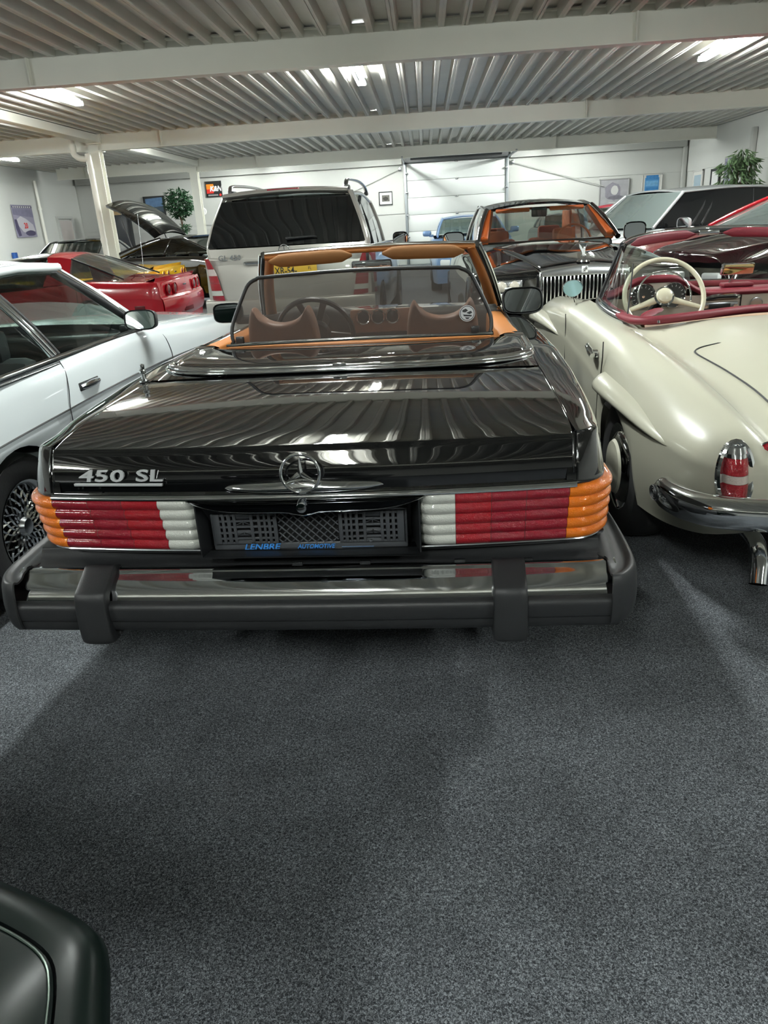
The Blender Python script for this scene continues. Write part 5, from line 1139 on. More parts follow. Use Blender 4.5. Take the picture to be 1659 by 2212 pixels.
# ================================================================ OTHER CARS
M_redp = mat('paint_red', 'b01524', .22, coat=1.0); M_yel = mat('paint_yellow', 'd9a90c', .3, coat=.8)
M_bluel = mat('paint_light_blue', '7f9fc9', .28, .2, coat=.8); M_blued = mat('paint_blue', '1c3fb0', .3, coat=.8); M_grey = mat('paint_silver_grey', 'a9adad', .3, .4, coat=.8)
M_smoke = glass('pane_smoke', '5e6461', 1.0)
def fastback(label, loc, rz, m, roofm, closed=True, glassm=None):
    """low wedge sports car with a truncated tail, four round lamps and a glass hatch"""
    t = thing('sports_car', label, 'car', loc, rz)
    tab = [(0, .80, .62, .74, .84, .88), (.12, .86, .66, .80, .86, .885), (.5, .89, .68, .82, .87, .89), (.95, .90, .70, .82, .90, .91), (1.4, .88, .70, .79, .88, .92), (2.0, .84, .68, .76, .84, .90), (2.6, .85, .66, .76, .82, .90), (3.3, .89, .66, .80, .86, .84), (3.9, .87, .60, .74, .76, .74), (4.5, .80, .52, .66, .62, .62), (4.7, .72, .48, .6, .54, .54)]
    row, ob = shell(t, tab, [(.95, .36, .33), (3.45, .36, .33)], m, (1.15, 3.0), .20, ends=(.03, .10))
    # roof hoop, dark lift-out roof panels
    RW = .52
    if closed: rows = [[(x*RW, y+.02*(1-x*x), z+.05*(1-abs(x)**2.5)) for x in np.linspace(-1, 1, 11)] for y, z in ((1.30, 1.205), (1.45, 1.235), (1.63, 1.245))]; G('roof_hoop', rows, m, t, solid=.03)
    for s in ((-1, 1) if closed else ()):
        rows = [[(s*RW*(.04+.96*x), y+.04*(1-x*x), z+.05*(1-(.04+.96*x)**2.5)) for x in np.linspace(0, 1, 7)] for y, z in ((1.64, 1.245), (1.95, 1.24), (2.3, 1.20))]; G('roof_panel', rows, roofm, t, solid=.025)
        b = MB(); b.tube([(s*.72, 3.05, .88), (s*.60, 2.7, 1.05), (s*.52, 2.30, 1.205)], .025, 8); b.build('windscreen_pillar', m, t)
        rows = [[(s*RW, 1.30, 1.205), (s*RW, 1.64, 1.245)], [(s*(RW+.10), 1.30, 1.05), (s*(RW+.10), 1.62, 1.07)], [(s*.74, 1.28, .90), (s*.76, 1.66, .88)]]; G('hoop_side', surf(rows, 3, 2), m, t, solid=.03)
        screen((s*.75, 1.66, .88), (s*.73, 3.0, .88), (s*.535, 1.64, 1.235), (s*.53, 2.32, 1.195), (s*.02, 0, 0), 'door_window', M_smoke, t, 6)
        b = MB(); b.tube([(s*.52, 1.30, 1.205), (s*.60, .95, 1.08), (s*.66, .55, .915)], .012, 6); b.build('hatch_edge', M_blackpl, t)
        screen((s*.74, 1.30, .90), (s*.70, .60, .905), (s*.53, 1.30, 1.20), (s*.64, .62, .92), (0, 0, 0), 'rear_side_glass', glassm or M_smoke, t, 6)
    if closed: screen((-.66, .55, .915), (.66, .55, .915), (-.52, 1.30, 1.21), (.52, 1.30, 1.21), (0, 0, .05), 'rear_window', glassm or M_smoke, t)
    if closed: screen((-.72, 3.08, .88), (.72, 3.08, .88), (-.52, 2.30, 1.21), (.52, 2.30, 1.21), (0, .08, .03), 'windscreen', M_glass, t)
    rows = [[(x, .02+.06*(x/.75)**2+dy, .875+dz-.01*(x/.75)**2) for dy, dz in ((.14, .0), (.03, .035), (-.02, .050), (-.02, .038), (.0, .0))] for x in np.linspace(-.78, .78, 15)]
    G('tail_spoiler', surf(rows, 1, 3), m, t, ang=50)
    b = MB(); rows = [[(x, -.03+.05*(x/.8)**2+dy, z) for dy, z in ((.0, .86), (-.015, .78), (-.02, .68), (-.05, .63), (-.06, .52), (-.03, .40), (.02, .33))] for x in np.linspace(-.84, .84, 15)]; b.grid(surf(rows, 1, 3)); b.build('tail_panel', m, t, 45)
    for x in (-.60, -.40, .40, .60):
        MB().lathe([(.068, -.045), (.074, -.055), (.074, -.035), (.0, -.030)], (x, -.02+.05*(x/.8)**2, .755), 'y', 20).build('lamp_recess', m, t)
        MB().lathe([(.062, -.042), (.04, -.050), (0, -.052)], (x, -.025+.05*(x/.8)**2, .755), 'y', 20).build('round_lamp', lens('6e0f18', name='lens_dark_red'), t)
    b = MB(); b.box((0, -.066, .50), (.34, .03, .17), .01); b.build('plate_recess', mat('paint_red_dark', '5c0d14', .4) if m is M_redp else M_dark, t)
    MB().box((0, -.052, .78), (.12, .01, .02), .002).build('tail_badge', M_chromed, t)
    for s in (-1, 1):
        MB().box((s*.875, .30, .55), (.012, .14, .05), .004).build('side_marker', mat('marker_red', '5a0a10', .3), t)
        wheel(t, s*.75, .95, .33, .33, .22, s, quick=True); wheel(t, s*.75, 3.45, .33, .33, .22, s, quick=True)
    simple_seat(t, -.35, 1.95, .4, M_orange2 if m is M_redp else M_blackpl, .5); simple_seat(t, .35, 1.95, .4, M_orange2 if m is M_redp else M_blackpl, .5)
    return t
V = fastback('red sports car with dark roof panels and round tail lamps, behind the white coupe', (-3.52, 10.80, 0), math.radians(88), M_redp, mat('roof_grey', '4a4b47', .2, coat=1.0), glassm=glass('pane_reflection_tint', 'b4bcb6', 1.0, .18, '8a9490'))  # pale grey in the rear glass imitates its reflection
b = MB(); b.tube([(.62, .78, .88), (.70, .76, 1.76)], .004, 5); b.build('whip_antenna', M_chromed, V)
fastback('yellow sports car with round tail lamps, mostly hidden behind the red one', (-4.72, 14.1, .02), math.radians(90), M_yel, M_black, closed=False)
# --- black coupe, hatch raised, nose to the right
def coupe(label, loc, rz, m, L=4.5, W_=.89, zb=.92, zr=1.33, gm=None, name='sports_car', roofm=None, hatch=False, seats=None, wz=.33, mirrors=None, base=None, hood=0.0, rw=.56, aw=.022, wsm=None):
    t = thing(name, label, 'car', loc, rz)
    tab = [(0, W_*.93, .62, W_*.82, zb-.08, zb-.03), (.2, W_*.98, .66, W_*.86, zb-.03, zb+.01), (.8, W_, .68, W_*.90, zb, zb+.03), (L*.35, W_, .70, W_*.91, zb+.01, zb+.02), (L*.6, W_, .70, W_*.91, zb, zb+.02), (L*.72, W_*.99, .68, W_*.88, zb-.04+hood, zb+hood), (L*.88, W_*.96, .64, W_*.84, zb-.12+hood, zb-.07+hood), (L*.97, W_*.9, .6, W_*.76, zb-.19+hood, zb-.15+hood), (L, W_*.86, .58, W_*.7, zb-.23+hood, zb-.19+hood)]
    row, ob = shell(t, tab, [(L*.2, .37, wz), (L*.79, .37, wz)], m, (L*.17, L*.68), .22)
    if not hatch:
        greenhouse(t, (L*.69, W_*.80, zb+.03), (L*.52, rw, zr-.05), (L*.33, rw, zr-.05), (L*.13, W_*.76, zb+.03), m, gm or M_glassd, crown=.05, bp=(.5,), wsm=wsm, aw=aw, cwid=.06, roof_m=roofm, mid=(L*.43, rw+.01, zr-.02))
    else:
        greenhouse(t, (L*.69, W_*.80, zb+.03), (L*.50, rw, zr-.05), (L*.36, rw, zr-.05), (L*.13, W_*.80, zb+.04), m, gm or M_glassd, crown=.05, bp=(.52,), aw=.022, cwid=.07, roof_m=roofm)
    sm = seats or M_blackpl
    for s in (-1, 1):
        simple_seat(t, s*.36, L*.38, .42, sm, .5)
        wheel(t, s*(W_-.13), L*.2, wz, wz, .22, s, quick=True); wheel(t, s*(W_-.13), L*.79, wz, wz, .22, s, quick=True)
        if mirrors: door_mirror(t, (s*(W_+.04), L*.60, zb+.10), s, mirrors, .19, .12)
        hl = MB(); hl.box((s*W_*.62, L-.0, .62+hood), (.30, .10, .12), .03); hl.build('headlamp', M_fit, t)
        tl = MB(); tl.box((s*W_*.62, -.01, .68), (.34, .06, .11), .02); tl.build('tail_lamp', M_red, t)
    MB().box((0, L*.64, zb-.04), (W_*1.5, .3, .12), .04).build('dashboard', M_blackpl, t)
    return t
BC = coupe('black coupe with its glass hatch raised, between the red sports car and the silver off-roader', (-6.7, 17.0, 0), math.radians(-114), M_black, 4.5, .90, 1.02, 1.40, hatch=True, gm=M_smoke)
hr_ = empty('raised_hatch', (0, 0, 0)); hr_.parent = BC
rows = []; n = 9
for u in np.linspace(0, 1, n):
    y = 1.42-1.16*u; z = 1.40+.72*u**.9+.05*math.sin(PI*u); w_ = .50+.12*math.sin(PI*min(1, u*1.1)*.5)
    rows.append([(x*w_*(1 if u < .93 else .93), y, z+.10*(1-x*x)-(.03 if u > .99 else 0)) for x in np.linspace(-1, 1, 13)])
rows = np.array(rows)
G('hatch_glass', rows[:, 2:-2][1:-2], mat('hatch_glass', '3a3e3e', .05, .5, coat=1.0), hr_, solid=.008)
G('hatch_frame', np.concatenate([rows[:, :3]], 1), M_black, hr_, solid=.03); G('hatch_frame', rows[:, -3:], M_black, hr_, solid=.03)
G('hatch_lip', rows[-3:], M_black, hr_, solid=.05); G('hatch_hinge', rows[:2], M_black, hr_, solid=.03)
for s in (-1, 1): MB().tube([(s*.56, .85, 1.02), (s*.56, .62, 1.84)], .014, 6).build('gas_strut', M_blackpl, hr_)
# --- dark convertible roof with blue inside, far left
coupe('low black car with blue seats behind its windscreen, furthest left', (-8.35, 20.6, 0), PI, M_black, 4.5, .93, .98, 1.44, gm=M_smoke, roofm=M_black, seats=M_blued, rw=.66)
# --- light blue car facing us
coupe('light blue car facing the camera, right of the silver tailgate by the roller door', (1.02, 20.0, 0), PI, M_bluel, 4.6, .92, 1.05, 1.47, gm=M_glass, mirrors=M_bluel, seats=mat('seat_tan', '8d7a62', .6), rw=.60)
# --- silver large off-roader on the right
def suv(label, loc, rz, m):
    t = thing('suv_car', label, 'car', loc, rz); L = 4.75
    tab = [(0, .92, .80, .88, 1.08, 1.12), (.3, .95, .80, .90, 1.12, 1.12), (1.5, .955, .80, .91, 1.12, 1.12), (3.2, .955, .80, .91, 1.10, 1.10), (3.5, .955, .80, .88, 1.07, 1.10), (4.2, .94, .78, .84, 1.00, 1.04), (4.6, .90, .74, .80, .94, .97), (4.75, .86, .70, .76, .86, .9)]
    shell(t, tab, [(1.0, .42, .38), (3.85, .42, .38)], m, (.3, 3.3), .34)
    greenhouse(t, (3.42, .78, 1.12), (2.72, .66, 1.63), (.22, .68, 1.63), (.02, .84, 1.12), m, mat('glass_dull', lin=(.004, .0045, .005), rough=.12, spec=.25), wsm=glass('pane_painted_sheen', '8fa09a', 1.0, .4, '93a09c'), crown=.06, bp=(.24, .30, .62), bpm=M_blackpl, aw=.028, cwid=.05, bf=.08, mid=(1.5, .68, 1.67))  # windscreen: grey mixed into the glass stands in for reflected light
    for s in (-1, 1):
        door_mirror(t, (s*1.03, 3.02, 1.17), s, mat('mirror_silver', 'd8dada', .2, .4), .25, .17, yaw=PI)
        MB().box((s*.62, 4.76, .83), (.36, .08, .16), .03).build('headlamp', M_fit, t)
        MB().box((s*.84, -.02, .95), (.12, .08, .36), .02).build('tail_lamp', M_red, t)
        b = MB(); b.tube([(s*.915, .3, 1.115), (s*.92, 3.3, 1.105)], .010, 6); b.build('belt_trim', M_blackpl, t)
        wheel(t, s*.84, 1.0, .38, .38, .25, s, quick=True); wheel(t, s*.84, 3.85, .38, .38, .25, s, quick=True)
        simple_seat(t, s*.42, 2.4, .7, M_blackpl, .6)
    MB().box((0, 4.80, .80), (.8, .04, .22), .02).build('front_grille', M_blackpl, t)
    return t
def place(px, py, lx, ly, ang):     # put the local point (lx, ly) on the world point (px, py)
    c, s = math.cos(ang), math.sin(ang); return (px-(c*lx-s*ly), py-(s*lx+c*ly), 0)
a_ = math.radians(118)
suv('silver grey off-roader on the right, its black side windows below the plant', place(3.62, 12.6, -.78, 3.42, a_), a_, M_grey)
a_ = math.radians(102)
R2 = coupe('red coupe at the right edge, in front of the silver grey off-roader', place(4.35, 9.95, -.71, 3.10, a_), a_, M_redp, 4.5, .90, 1.10, 1.50, gm=M_smoke, hood=.02, rw=.58, mirrors=None, aw=.04, wsm=glass('pane_painted_sheen'))  # windscreen reflection again painted in as grey
a_ = math.radians(100)
coupe('long black car behind the cream roadster, seen through its windscreen', place(2.9, 7.1, -.85, 4.75, a_), a_, M_black, 4.9, .93, 1.06, 1.32, gm=M_smoke, hood=.16)
coupe('small white convertible with a red roof, far back on the right', (5.2, 22.2, 0), math.radians(172), M_white, 4.2, .85, 1.16, 1.52, gm=M_glass, roofm=mat('hood_red', 'a3303c', .7))
coupe('small dark car at the far right end of the row, left of the white convertible', (4.3, 26.7, 0), math.radians(180), mat('paint_slate', '4a5560', .3, coat=.8), 4.2, .85, 1.0, 1.38, gm=M_smoke)
# --- dark green car, only one corner in view bottom left
M_green = mat('paint_dark_green', lin=(.0025, .006, .0048), rough=.3, coat=0, spec=.09)
GC = thing('green_car', 'dark green car whose bonnet corner shows at the bottom left', 'car', (0, 0, 0), 0)
def green_corner():
    P = np.array([(-2.1, 1.20), (-1.3, .93), (-.774, .735), (-.659, .692), (-.562, .654), (-.477, .621), (-.424, .597), (-.393, .575), (-.374, .546), (-.360, .513), (-.346, .478), (-.314, .400), (-.25, .15), (-.22, -.6), (-.23, -2.0), (-.30, -3.6), (-.5, -3.9), (-1.2, -4.0), (-1.95, -3.9), (-2.15, -3.5), (-2.25, -1), (-2.22, .8)])
    n = len(P); Pc = np.concatenate([P, P[:1]]); E = np.concatenate([P[-1:], P, P[:2]]); ring = []
    for i in range(1, n+1):
        p0, p1, p2, p3 = E[i-1], E[i], E[i+1], (E[i+2] if i+2 < len(E) else P[1])
        for k in range(3):
            t = k/3; ring.append(.5*(2*p1+(p2-p0)*t+(2*p0-5*p1+4*p2-p3)*t*t+(3*p1-p0-3*p2+p3)*t**3))
    ring = np.array(ring); c = np.array([-1.5, -1.5])
    d = ring-c; L = np.linalg.norm(d, axis=1, keepdims=True); u = d/L
    def lay(off, z): q = ring-u*off+np.array([-.40, .18])*max(0, .70-z); return np.concatenate([q, np.full((len(q), 1), z)], 1)
    body = [lay(.10, .26), lay(.03, .32), lay(.0, .42), lay(.0, .56), lay(.0, .66), lay(.0, .70), lay(.006, .716), lay(.022, .729), lay(.042, .735), lay(.058, .738), lay(.058, .731)]
    G('body_shell', np.array(body), M_green, GC, ang=50, cv=True)
    top = [lay(.062, .731), lay(.062, .739), lay(.070, .744), lay(.22, .760), lay(.5, .785)]
    b = MB(); b.grid(surf(np.array(top), 1, 1), cv=True); V = lay(.5, .785); b.add(V, [tuple(range(len(V)))]); b.build('bonnet', M_green, GC, 40)
    q = lay(.066, .7435); MB().tube(q, .0013, 5, closed=True).build('bonnet_edge', mat('edge_green', '38443c', .3, .5), GC)
    b = MB(); b.lathe([(.03, 0), (.032, .004), (.024, .008), (0, .008)], (-.62, .42, .768), 'z', 20); b.build('bonnet_badge', M_chromed, GC)
    MB().box((-1.2, -2.2, 1.0), (1.3, 2.0, .5), .15).build('cabin', M_smoke2, GC)
    for x, y in ((-.50, -.2), (-1.95, -.2), (-.5, -2.9), (-1.95, -2.9)): wheel(GC, x+(-.05 if x > -1 else .05), y, .32, .32, .2, 1 if x > -1 else -1, quick=True)
M_smoke2 = mat('glass_black')
green_corner()
# ================================================================ WALL THINGS
def wallpic(name, label, x, z, w_, h_, fr, ft, inner, art=None, wall='back', cat='picture', y=None, mattew=.0, mat_m=None):
    """framed sheet on the back wall (or right/left wall) ; art(par) draws flat shapes in metres, origin at its centre"""
    if wall == 'back': t = thing(name, label, cat, (x, YB-.05, z), 0)
    elif wall == 'right': t = thing(name, label, cat, (XR-.05, y, z), -PI/2)
    else: t = thing(name, label, cat, (XL+.05, y, z), PI/2)
    b = MB()
    if ft > 0:
        for (cx, cz, sx, sz) in ((0, h_/2-ft/2, w_, ft), (0, -h_/2+ft/2, w_, ft), (-w_/2+ft/2, 0, ft, h_), (w_/2-ft/2, 0, ft, h_)): b.box((cx, 0, cz), (sx, .035, sz), .003)
        b.build('frame', fr, t)
    MB().box((0, .008, 0), (w_-ft, .012, h_-ft)).build('sheet', mat_m or inner, t)
    if mat_m: MB().box((0, .001, 0), (w_-2*ft-2*mattew, .006, h_-2*ft-2*mattew)).build('print', inner, t)
    if art: art(t)
    return t
def patch(par, nm, m, pts, y=-.004): return MB().prism([(x, y, z) for x, z in pts], (0, .002, 0)).build(nm, m, par, 0)
def blob(cx, cz, rx, rz, n=14, seed=0, rag=.12):
    rg = random.Random(seed); return [(cx+rx*math.cos(a)*(1+rag*(rg.random()-.5)), cz+rz*math.sin(a)*(1+rag*(rg.random()-.5))) for a in np.linspace(0, 2*PI, n, endpoint=False)]
M_pblk = mat('frame_black', '17181a', .4)
# oil filter sign
def art_kn(t):
    patch(t, 'orange_block', mat('sign_orange', 'f08a1c', .5), [(-.25, .0), (-.25, .16), (.0, .16), (.02, .0)]); patch(t, 'red_block', mat('sign_red', 'd4281e', .5), [(-.25, -.13), (-.25, .0), (.02, .0), (-.02, -.13)])
    text('sign_lettering', 'K&N', (-.14, -.012, -.06), .22, mat('sign_white', 'f0f0f0', .5), t, .002, off=.008, shear=.25, sx=.9)
    MB().box((-.04, -.006, -.19), (.34, .004, .05)).build('text_band', mat('sign_grey', '8c8c8c', .5), t)
    MB().lathe([(0, -.004), (.04, -.004)], (.21, -.004, -.19), 'y', 16).build('round_mark', mat('sign_red'), t)
wallpic('wall_sign', 'black square sign with orange and red flag and white letters on the back wall', -7.15, 2.80, .56, .50, M_pblk, .02, mat('sign_black', '121214', .5), art_kn, cat='sign')
def art_land(t):
    for k, (c, z0, z1) in enumerate((('5f7fa6', .12, .40), ('3f4f5c', -.05, .12), ('2f3b40', -.25, -.05), ('22282c', -.42, -.25))): patch(t, 'print_band', mat('band%d' % k, c, .6, noise=.4, nscale=9), [(-.30, z0), (-.30, z1), (.30, z1+.03), (.30, z0)], -.004-.001*k)
wallpic('framed_picture', 'tall dark framed landscape picture behind the bushy plant', -9.30, 2.22, .74, .96, M_pblk, .035, mat('print_dark', '2c3236', .5), art_land)
def art_photo(t): patch(t, 'photo_print', mat('photo_grey', '5c5a54', .5, noise=.5, nscale=14), [(-.13, -.10), (-.13, .10), (.13, .10), (.13, -.10)], -.006); patch(t, 'photo_figures', mat('photo_dark', '26241f', .5), blob(0, -.01, .09, .06, 12, 3, .4), -.009)
wallpic('framed_photo', 'small black framed grey photograph left of the roller door', -1.27, 2.18, .46, .42, M_pblk, .025, mat('paper_white', 'd9dad8', .6), art_photo)
def art_face(t):
    patch(t, 'dark_shape', mat('art_purple', '8d8a93', .7, noise=.3, nscale=8), blob(-.06, .06, .26, .28, 16, 5, .3), -.004); patch(t, 'pale_shape', mat('art_pale', 'cfcdcb', .7), blob(.02, .10, .12, .15, 14, 2, .1), -.006)
    patch(t, 'lower_shape', mat('art_shadow', '77747d', .7, noise=.3, nscale=9), blob(.08, -.12, .30, .06, 14, 4, .4), -.007); patch(t, 'script_stroke', mat('art_pale'), [(-.25, -.30), (-.1, -.26), (.2, -.28), (.2, -.30), (-.1, -.29)], -.008)
wallpic('portrait_picture', 'large square grey painting with a dark haired shape on the back wall', 6.37, 1.90, .98, .92, mat('frame_pale', 'a5a4a2', .5), .03, mat('art_grey', 'a9a8ab', .7, noise=.2, nscale=6), art_face)
def art_blue(t):
    for k in range(3): patch(t, 'blue_band', mat('poster_blue%d' % (k % 2), ('3d7fb8', '6fa6cf')[k % 2], .6, noise=.4, nscale=12), [(-.20, .26-.2*k), (-.20, .42-.2*k), (.20, .42-.2*k), (.20, .26-.2*k)], -.006)
wallpic('blue_poster', 'pale framed poster with blue picture rows right of the square painting', 7.60, 2.00, .66, .84, mat('frame_light', 'c9c8c4', .5), .03, mat('poster_mid', '4f8fc4', .6), art_blue, mat_m=mat('paper_cream', 'd5d4cd', .6), mattew=.07)
wallpic('framed_print', 'pale framed print on the right wall, nearest the corner', 0, 2.03, .9, .78, mat('frame_light'), .05, mat('print_blue2', '9fb2bd', .6), None, 'right', y=25.7, mat_m=mat('paper_cream'), mattew=.1)
wallpic('framed_print', 'black framed print on the right wall between two pale ones', 0, 2.06, .70, .62, M_pblk, .07, mat('paper_white'), None, 'right', y=24.2)
wallpic('framed_print', 'pale framed print on the right wall beside the leafy bamboo plant', 0, 2.16, .70, .9, mat('frame_light'), .03, mat('print_violet', '8b88a0', .6), None, 'right', y=23.2)
def art_race(t):
    patch(t, 'title_band', mat('poster_dark', '4a4560', .6), [(-.58, .36), (-.58, .42), (.58, .42), (.58, .36)]); patch(t, 'sky_band', mat('poster_grey', '77748a', .6, noise=.3, nscale=6), [(-.58, .18), (-.58, .34), (.58, .34), (.58, .10)])
    patch(t, 'car_body', mat('poster_car', 'b9b6bd', .6), [(-.45, .05), (-.20, .14), (.1, .06), (.45, -.10), (.52, -.28), (.2, -.36), (-.2, -.30), (-.42, -.12)], -.006); patch(t, 'dark_tyre', mat('poster_dark'), blob(.22, -.34, .30, .08, 12, 1), -.008); patch(t, 'dark_shade', mat('poster_dark'), [(-.58, .05), (-.45, .05), (-.35, -.40), (-.50, -.42), (-.58, -.2)], -.007)
    text('race_number', '20', (-.10, -.012, -.20), .22, mat('sign_red'), t, .001, off=.004)
    for k in range(9): MB().box((-.50+.12*k, -.008, .39), (.07, .003, .035)).build('title_letter', mat('art_pale'), t)
wallpic('race_poster', 'violet grey racing car poster numbered 20 on the left wall', 0, 2.05, 1.18, .90, None, 0, mat('poster_base', '8e8a9c', .6), art_race, 'left', y=22.95, cat='poster')
# smoke detector disc, door on the left wall, wall pipes
t = thing('round_wall_plate', 'small round white plate on the back wall below the black sign', 'wall plate', (-7.62, YB-.03, 2.12)); MB().lathe([(0, -.03), (.10, -.025), (.12, 0)], (0, 0, 0), 'y', 20).build('plate_disc', mat('plate_white', 'e8e8e6', .5), t)
d1 = empty('door_1', (XL+.03, 25.6, 0)); d1['kind'] = 'structure'
MB().box((0, 0, 1.03), (.05, .92, 2.06)).build('door_leaf', mat('door_pale', 'c8c0bc', .5), d1); 
for yy in (-.50, .50): MB().box((.01, yy, 1.06), (.09, .08, 2.12)).build('door_jamb', M_wall2, d1)
MB().box((.01, 0, 2.15), (.09, 1.08, .08)).build('door_head', M_wall2, d1)
for y, lb in ((20.8, 'thin white wall pipe left of the racing poster'), (24.0, 'thin white wall pipe right of the racing poster')):
    t = thing('wall_pipe', lb, 'pipe', (XL+.08, y, 0)); MB().tube([(0, 0, .02), (0, 0, 3.2)], .045, 8).build('pipe_run', M_pipe, t); MB().lathe([(.045, -.03), (.06, -.03), (.06, .03), (.045, .03)], (0, 0, 2.4), 'z', 10).build('pipe_collar', M_pipe, t)
t = thing('corner_post', 'grey steel post in the right back corner', 'column', (XR-.12, YB-.12, 0)); MB().box((0, 0, 1.6), (.12, .12, 3.2), .01).build('post_shaft', mat('beam_grey'), t)
t = thing('corner_post', 'grey steel post on the right wall behind the leafy plant', 'column', (XR-.10, 21.6, 0)); MB().box((0, 0, 1.6), (.12, .14, 3.2), .01).build('post_shaft', mat('beam_grey'), t)
# roller door: panels are parts
RD = empty('door_2', (1.12, YB-.06, 0)); RD['kind'] = 'structure'
M_panel = mat('panel_white', 'd6d9d6', .5, noise=.02, nscale=2)
for k in range(6):
    pn = MB().box((0, 0, .265+.535*k), (3.30, .05, .525), .008).build('door_panel', M_panel, RD)
    MB().box((.02, -.035, .265+.535*k+.25), (.09, .03, .04), .005).build('panel_hinge', M_chromed, pn)
for s in (-1, 1):
    MB().box((s*1.70, -.03, 1.62), (.09, .10, 3.24), .005).build('guide_rail', mat('galvanised', '9aa0a3', .35, .6), RD)
    for z in (.9, 1.6, 2.3, 2.9): MB().box((s*1.66, -.10, z), (.10, .03, .05), .004).build('rail_bracket', M_chromed, RD)
MB().box((0, -.10, 3.38), (3.45, .20, .34), .01).build('spring_box', mat('spring_dark', '3a3c3c', .5), RD)
b = MB(); b.lathe([(0, -1.5), (.07, -1.5), (.07, 1.5), (0, 1.5)], (0, -.22, 3.36), 'x', 12); b.build('torsion_spring', M_blackpl, RD)
# horizontal tracks and diagonal braces
for s, lb in ((-1, 'left'), (1, 'right')):
    MB().box((s*1.72, -1.3, 3.22), (.05, 2.4, .06), .004).build('top_track', mat('galvanised'), RD)
for x0, x1, z1, lb in ((-.75, -3.4, 2.05, 'thin diagonal wall brace left of the roller door'), (3.0, 6.0, 2.15, 'thin diagonal wall brace right of the roller door')):
    t = thing('wall_brace', lb, 'brace', (0, YB-.10, 0)); MB().tube([(x0, 0, 3.05), (x1, 0, z1)], .014, 6).build('brace_rod', mat('beam_grey'), t)
    MB().box((x0, 0, 3.05), (.10, .03, .12), .005).build('brace_plate', M_chromed, t)
# plants
def foliage(par, c, r, n, seed, m, leaf=(.09, .035), nm='foliage', droop=.2):
    rg = random.Random(seed); b = MB()
    for i in range(n):
        while True:
            p = Vector((rg.uniform(-1, 1), rg.uniform(-1, 1), rg.uniform(-1, 1)))
            if .25 < p.length < 1: break
        q = Vector((p.x*r[0]+c[0], p.y*r[1]+c[1], p.z*r[2]+c[2])); d = Vector((p.x+rg.uniform(-.5, .5), p.y+rg.uniform(-.5, .5), rg.uniform(-.6, .5)-droop)).normalized(); s = d.cross(Vector((0, 0, 1))).normalized()
        L, W_ = leaf[0]*rg.uniform(.7, 1.3), leaf[1]*rg.uniform(.8, 1.2); up = d.cross(s)*.15*L
        b.add([q, q+d*L*.5+s*W_+up, q+d*L, q+d*L*.5-s*W_+up], [(0, 1, 2), (0, 2, 3)])
    o = b.build(nm, m, par, 0, fix=False); o['kind'] = 'stuff'; return o
M_leaf = mat('leaf_green', '2f5236', .5, noise=.5, nscale=6); M_bark = mat('bark', '5a4632', .8)
t = thing('potted_tree', 'round crowned little tree in a pot beside the dark landscape picture', 'plant', (-7.95, 25.45, 0))
foliage(t, (0, 0, 2.38), (.46, .4, .46), 900, 4, M_leaf, (.13, .04)); foliage(t, (.05, 0, 1.62), (.18, .18, .14), 120, 5, M_leaf, (.10, .035))
b = MB(); b.tube([(0, 0, .4), (.02, 0, 1.2), (-.02, 0, 1.9), (0, 0, 2.3)], [.03, .028, .022, .015], 7); b.tube([(.0, 0, 1.7), (.12, 0, 2.2)], .012, 5); b.tube([(.0, 0, 1.75), (-.14, .02, 2.25)], .012, 5); b.build('trunk', M_bark, t)
MB().lathe([(0, 0), (.18, 0), (.24, .42), (.21, .42), (.2, .38), (0, .38)], (0, 0, 0), 'z', 20).build('pot', mat('pot_dark', '3a3c40', .5), t)
t = thing('potted_bamboo', 'tall leafy bamboo plant standing by the right wall above the off-roader', 'plant', (7.70, 19.9, 0))
for k, (dx, dy, z) in enumerate(((-.24, 0, 2.26), (.22, .1, 2.28), (0, 0, 2.0), (-.34, 0, 1.80), (.30, 0, 1.78), (0, -.1, 2.42), (-.1, 0, 1.6))): foliage(t, (dx, dy, z), (.24, .22, .22), 120, 20+k, mat('leaf_dark', '4c6340', .5, noise=.5, nscale=5), (.19, .022), droop=.7)
for k in range(6): MB().tube([(-.12+.05*k, .02*k, .3), (-.15+.06*k, 0, 1.4), (-.25+.10*k, 0, 2.4)], .012, 5).build('cane', M_bark, t)
MB().lathe([(0, 0), (.22, 0), (.28, .45), (.25, .45), (.24, .4), (0, .4)], (0, 0, 0), 'z', 20).build('pot', mat('pot_dark'), t)
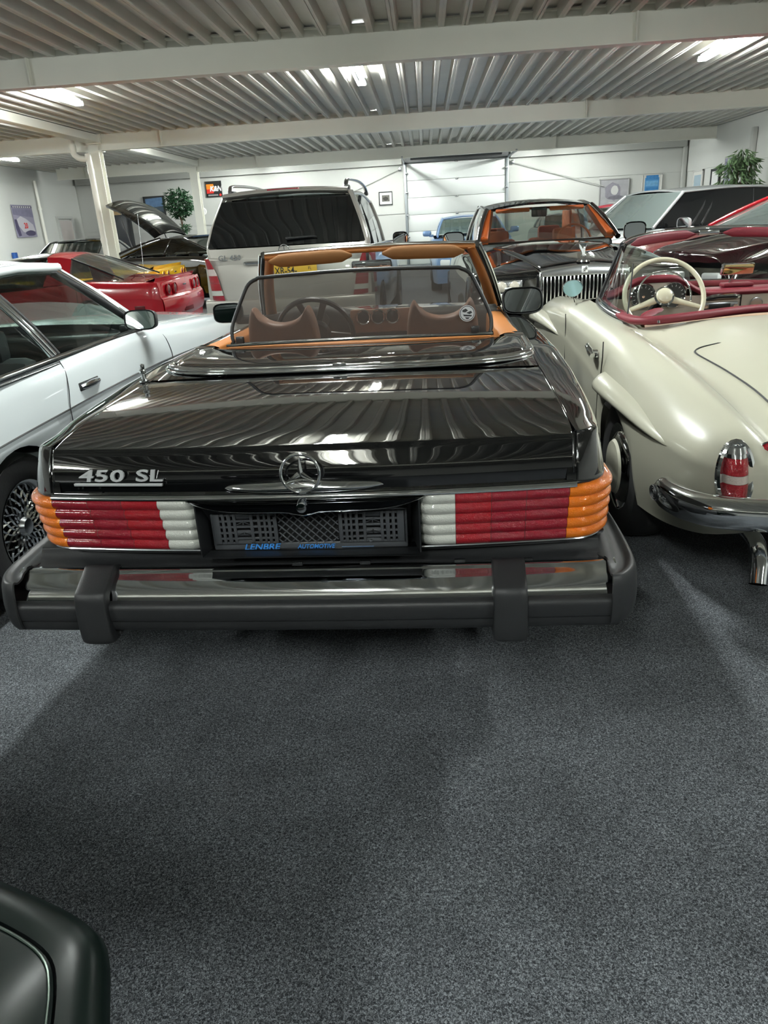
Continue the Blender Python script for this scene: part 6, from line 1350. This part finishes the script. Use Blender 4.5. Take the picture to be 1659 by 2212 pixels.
# counter with a dark screen behind the raised hatch, white drawer unit
t = thing('counter', 'long pale counter along the back wall behind the raised hatch', 'counter', (-9.6, 26.2, 0))
MB().box((0, 0, 1.02), (3.2, .6, .05), .008).build('counter_top', mat('counter_dark', '4a4a4a', .4), t); MB().box((0, .03, .5), (3.1, .5, .98), .01).build('counter_body', mat('counter_pale', 'b8b7b4', .6), t)
t = thing('dark_cabinet', 'tall dark cabinet standing on the counter left of the framed landscape', 'cabinet', (-10.45, 26.3, 1.047)); MB().box((0, 0, .55), (.85, .4, 1.1), .01).build('cabinet_body', mat('cabinet_dark', '222428', .5), t); MB().box((.0, -.205, .55), (.8, .02, 1.02), .005).build('cabinet_door', mat('cabinet_face', '2e3136', .35), t)
t = thing('cardboard_box', 'brown cardboard box on top of the dark cabinet', 'box', (-10.55, 26.3, 2.149)); MB().box((0, 0, .11), (.42, .3, .22), .005).build('box_body', mat('cardboard', 'a58c66', .8), t)
t = thing('cream_box', 'pale peach box on the counter below the bushy plant', 'box', (-8.75, 26.1, 1.047)); MB().box((0, 0, .14), (.5, .3, .28), .01).build('box_body', mat('peach', 'd8b9a2', .7), t)
t = thing('blue_box', 'small blue box fixed low on the left wall', 'box', (XL+.08, 21.9, .9)); MB().box((0, 0, .12), (.10, .16, .36), .01).build('box_body', mat('box_blue', '1f4a8c', .5), t)
# shelf on the right wall with small things, above the off-roader
t = thing('wall_ledge', 'white ledge along the right wall under the framed prints', 'shelf', (XR-.16, 24.5, 1.46)); MB().box((0, 0, 0), (.28, 4.6, .04), .005).build('ledge_board', M_wall2, t)
for k, (y, c, h, lb) in enumerate(((25.6, '2b2f38', .14, 'small dark ornament at the corner end of the ledge'), (24.9, '8f8a80', .10, 'low grey ornament on the ledge under the pale print'), (23.9, '3c4048', .12, 'dark ornament on the ledge under the black framed print'), (23.3, 'b8b4a8', .08, 'pale flat ornament on the ledge near the bamboo plant'))):
    o = thing('ornament', lb, 'ornament', (XR-.16, y, 1.481)); MB().lathe([(0, 0), (.09, 0), (.12, h*.4), (.06, h*.8), (0, h)], (0, 0, 0), 'z', 12).build('ornament_body', mat('orn_%d' % k, c, .5), o)
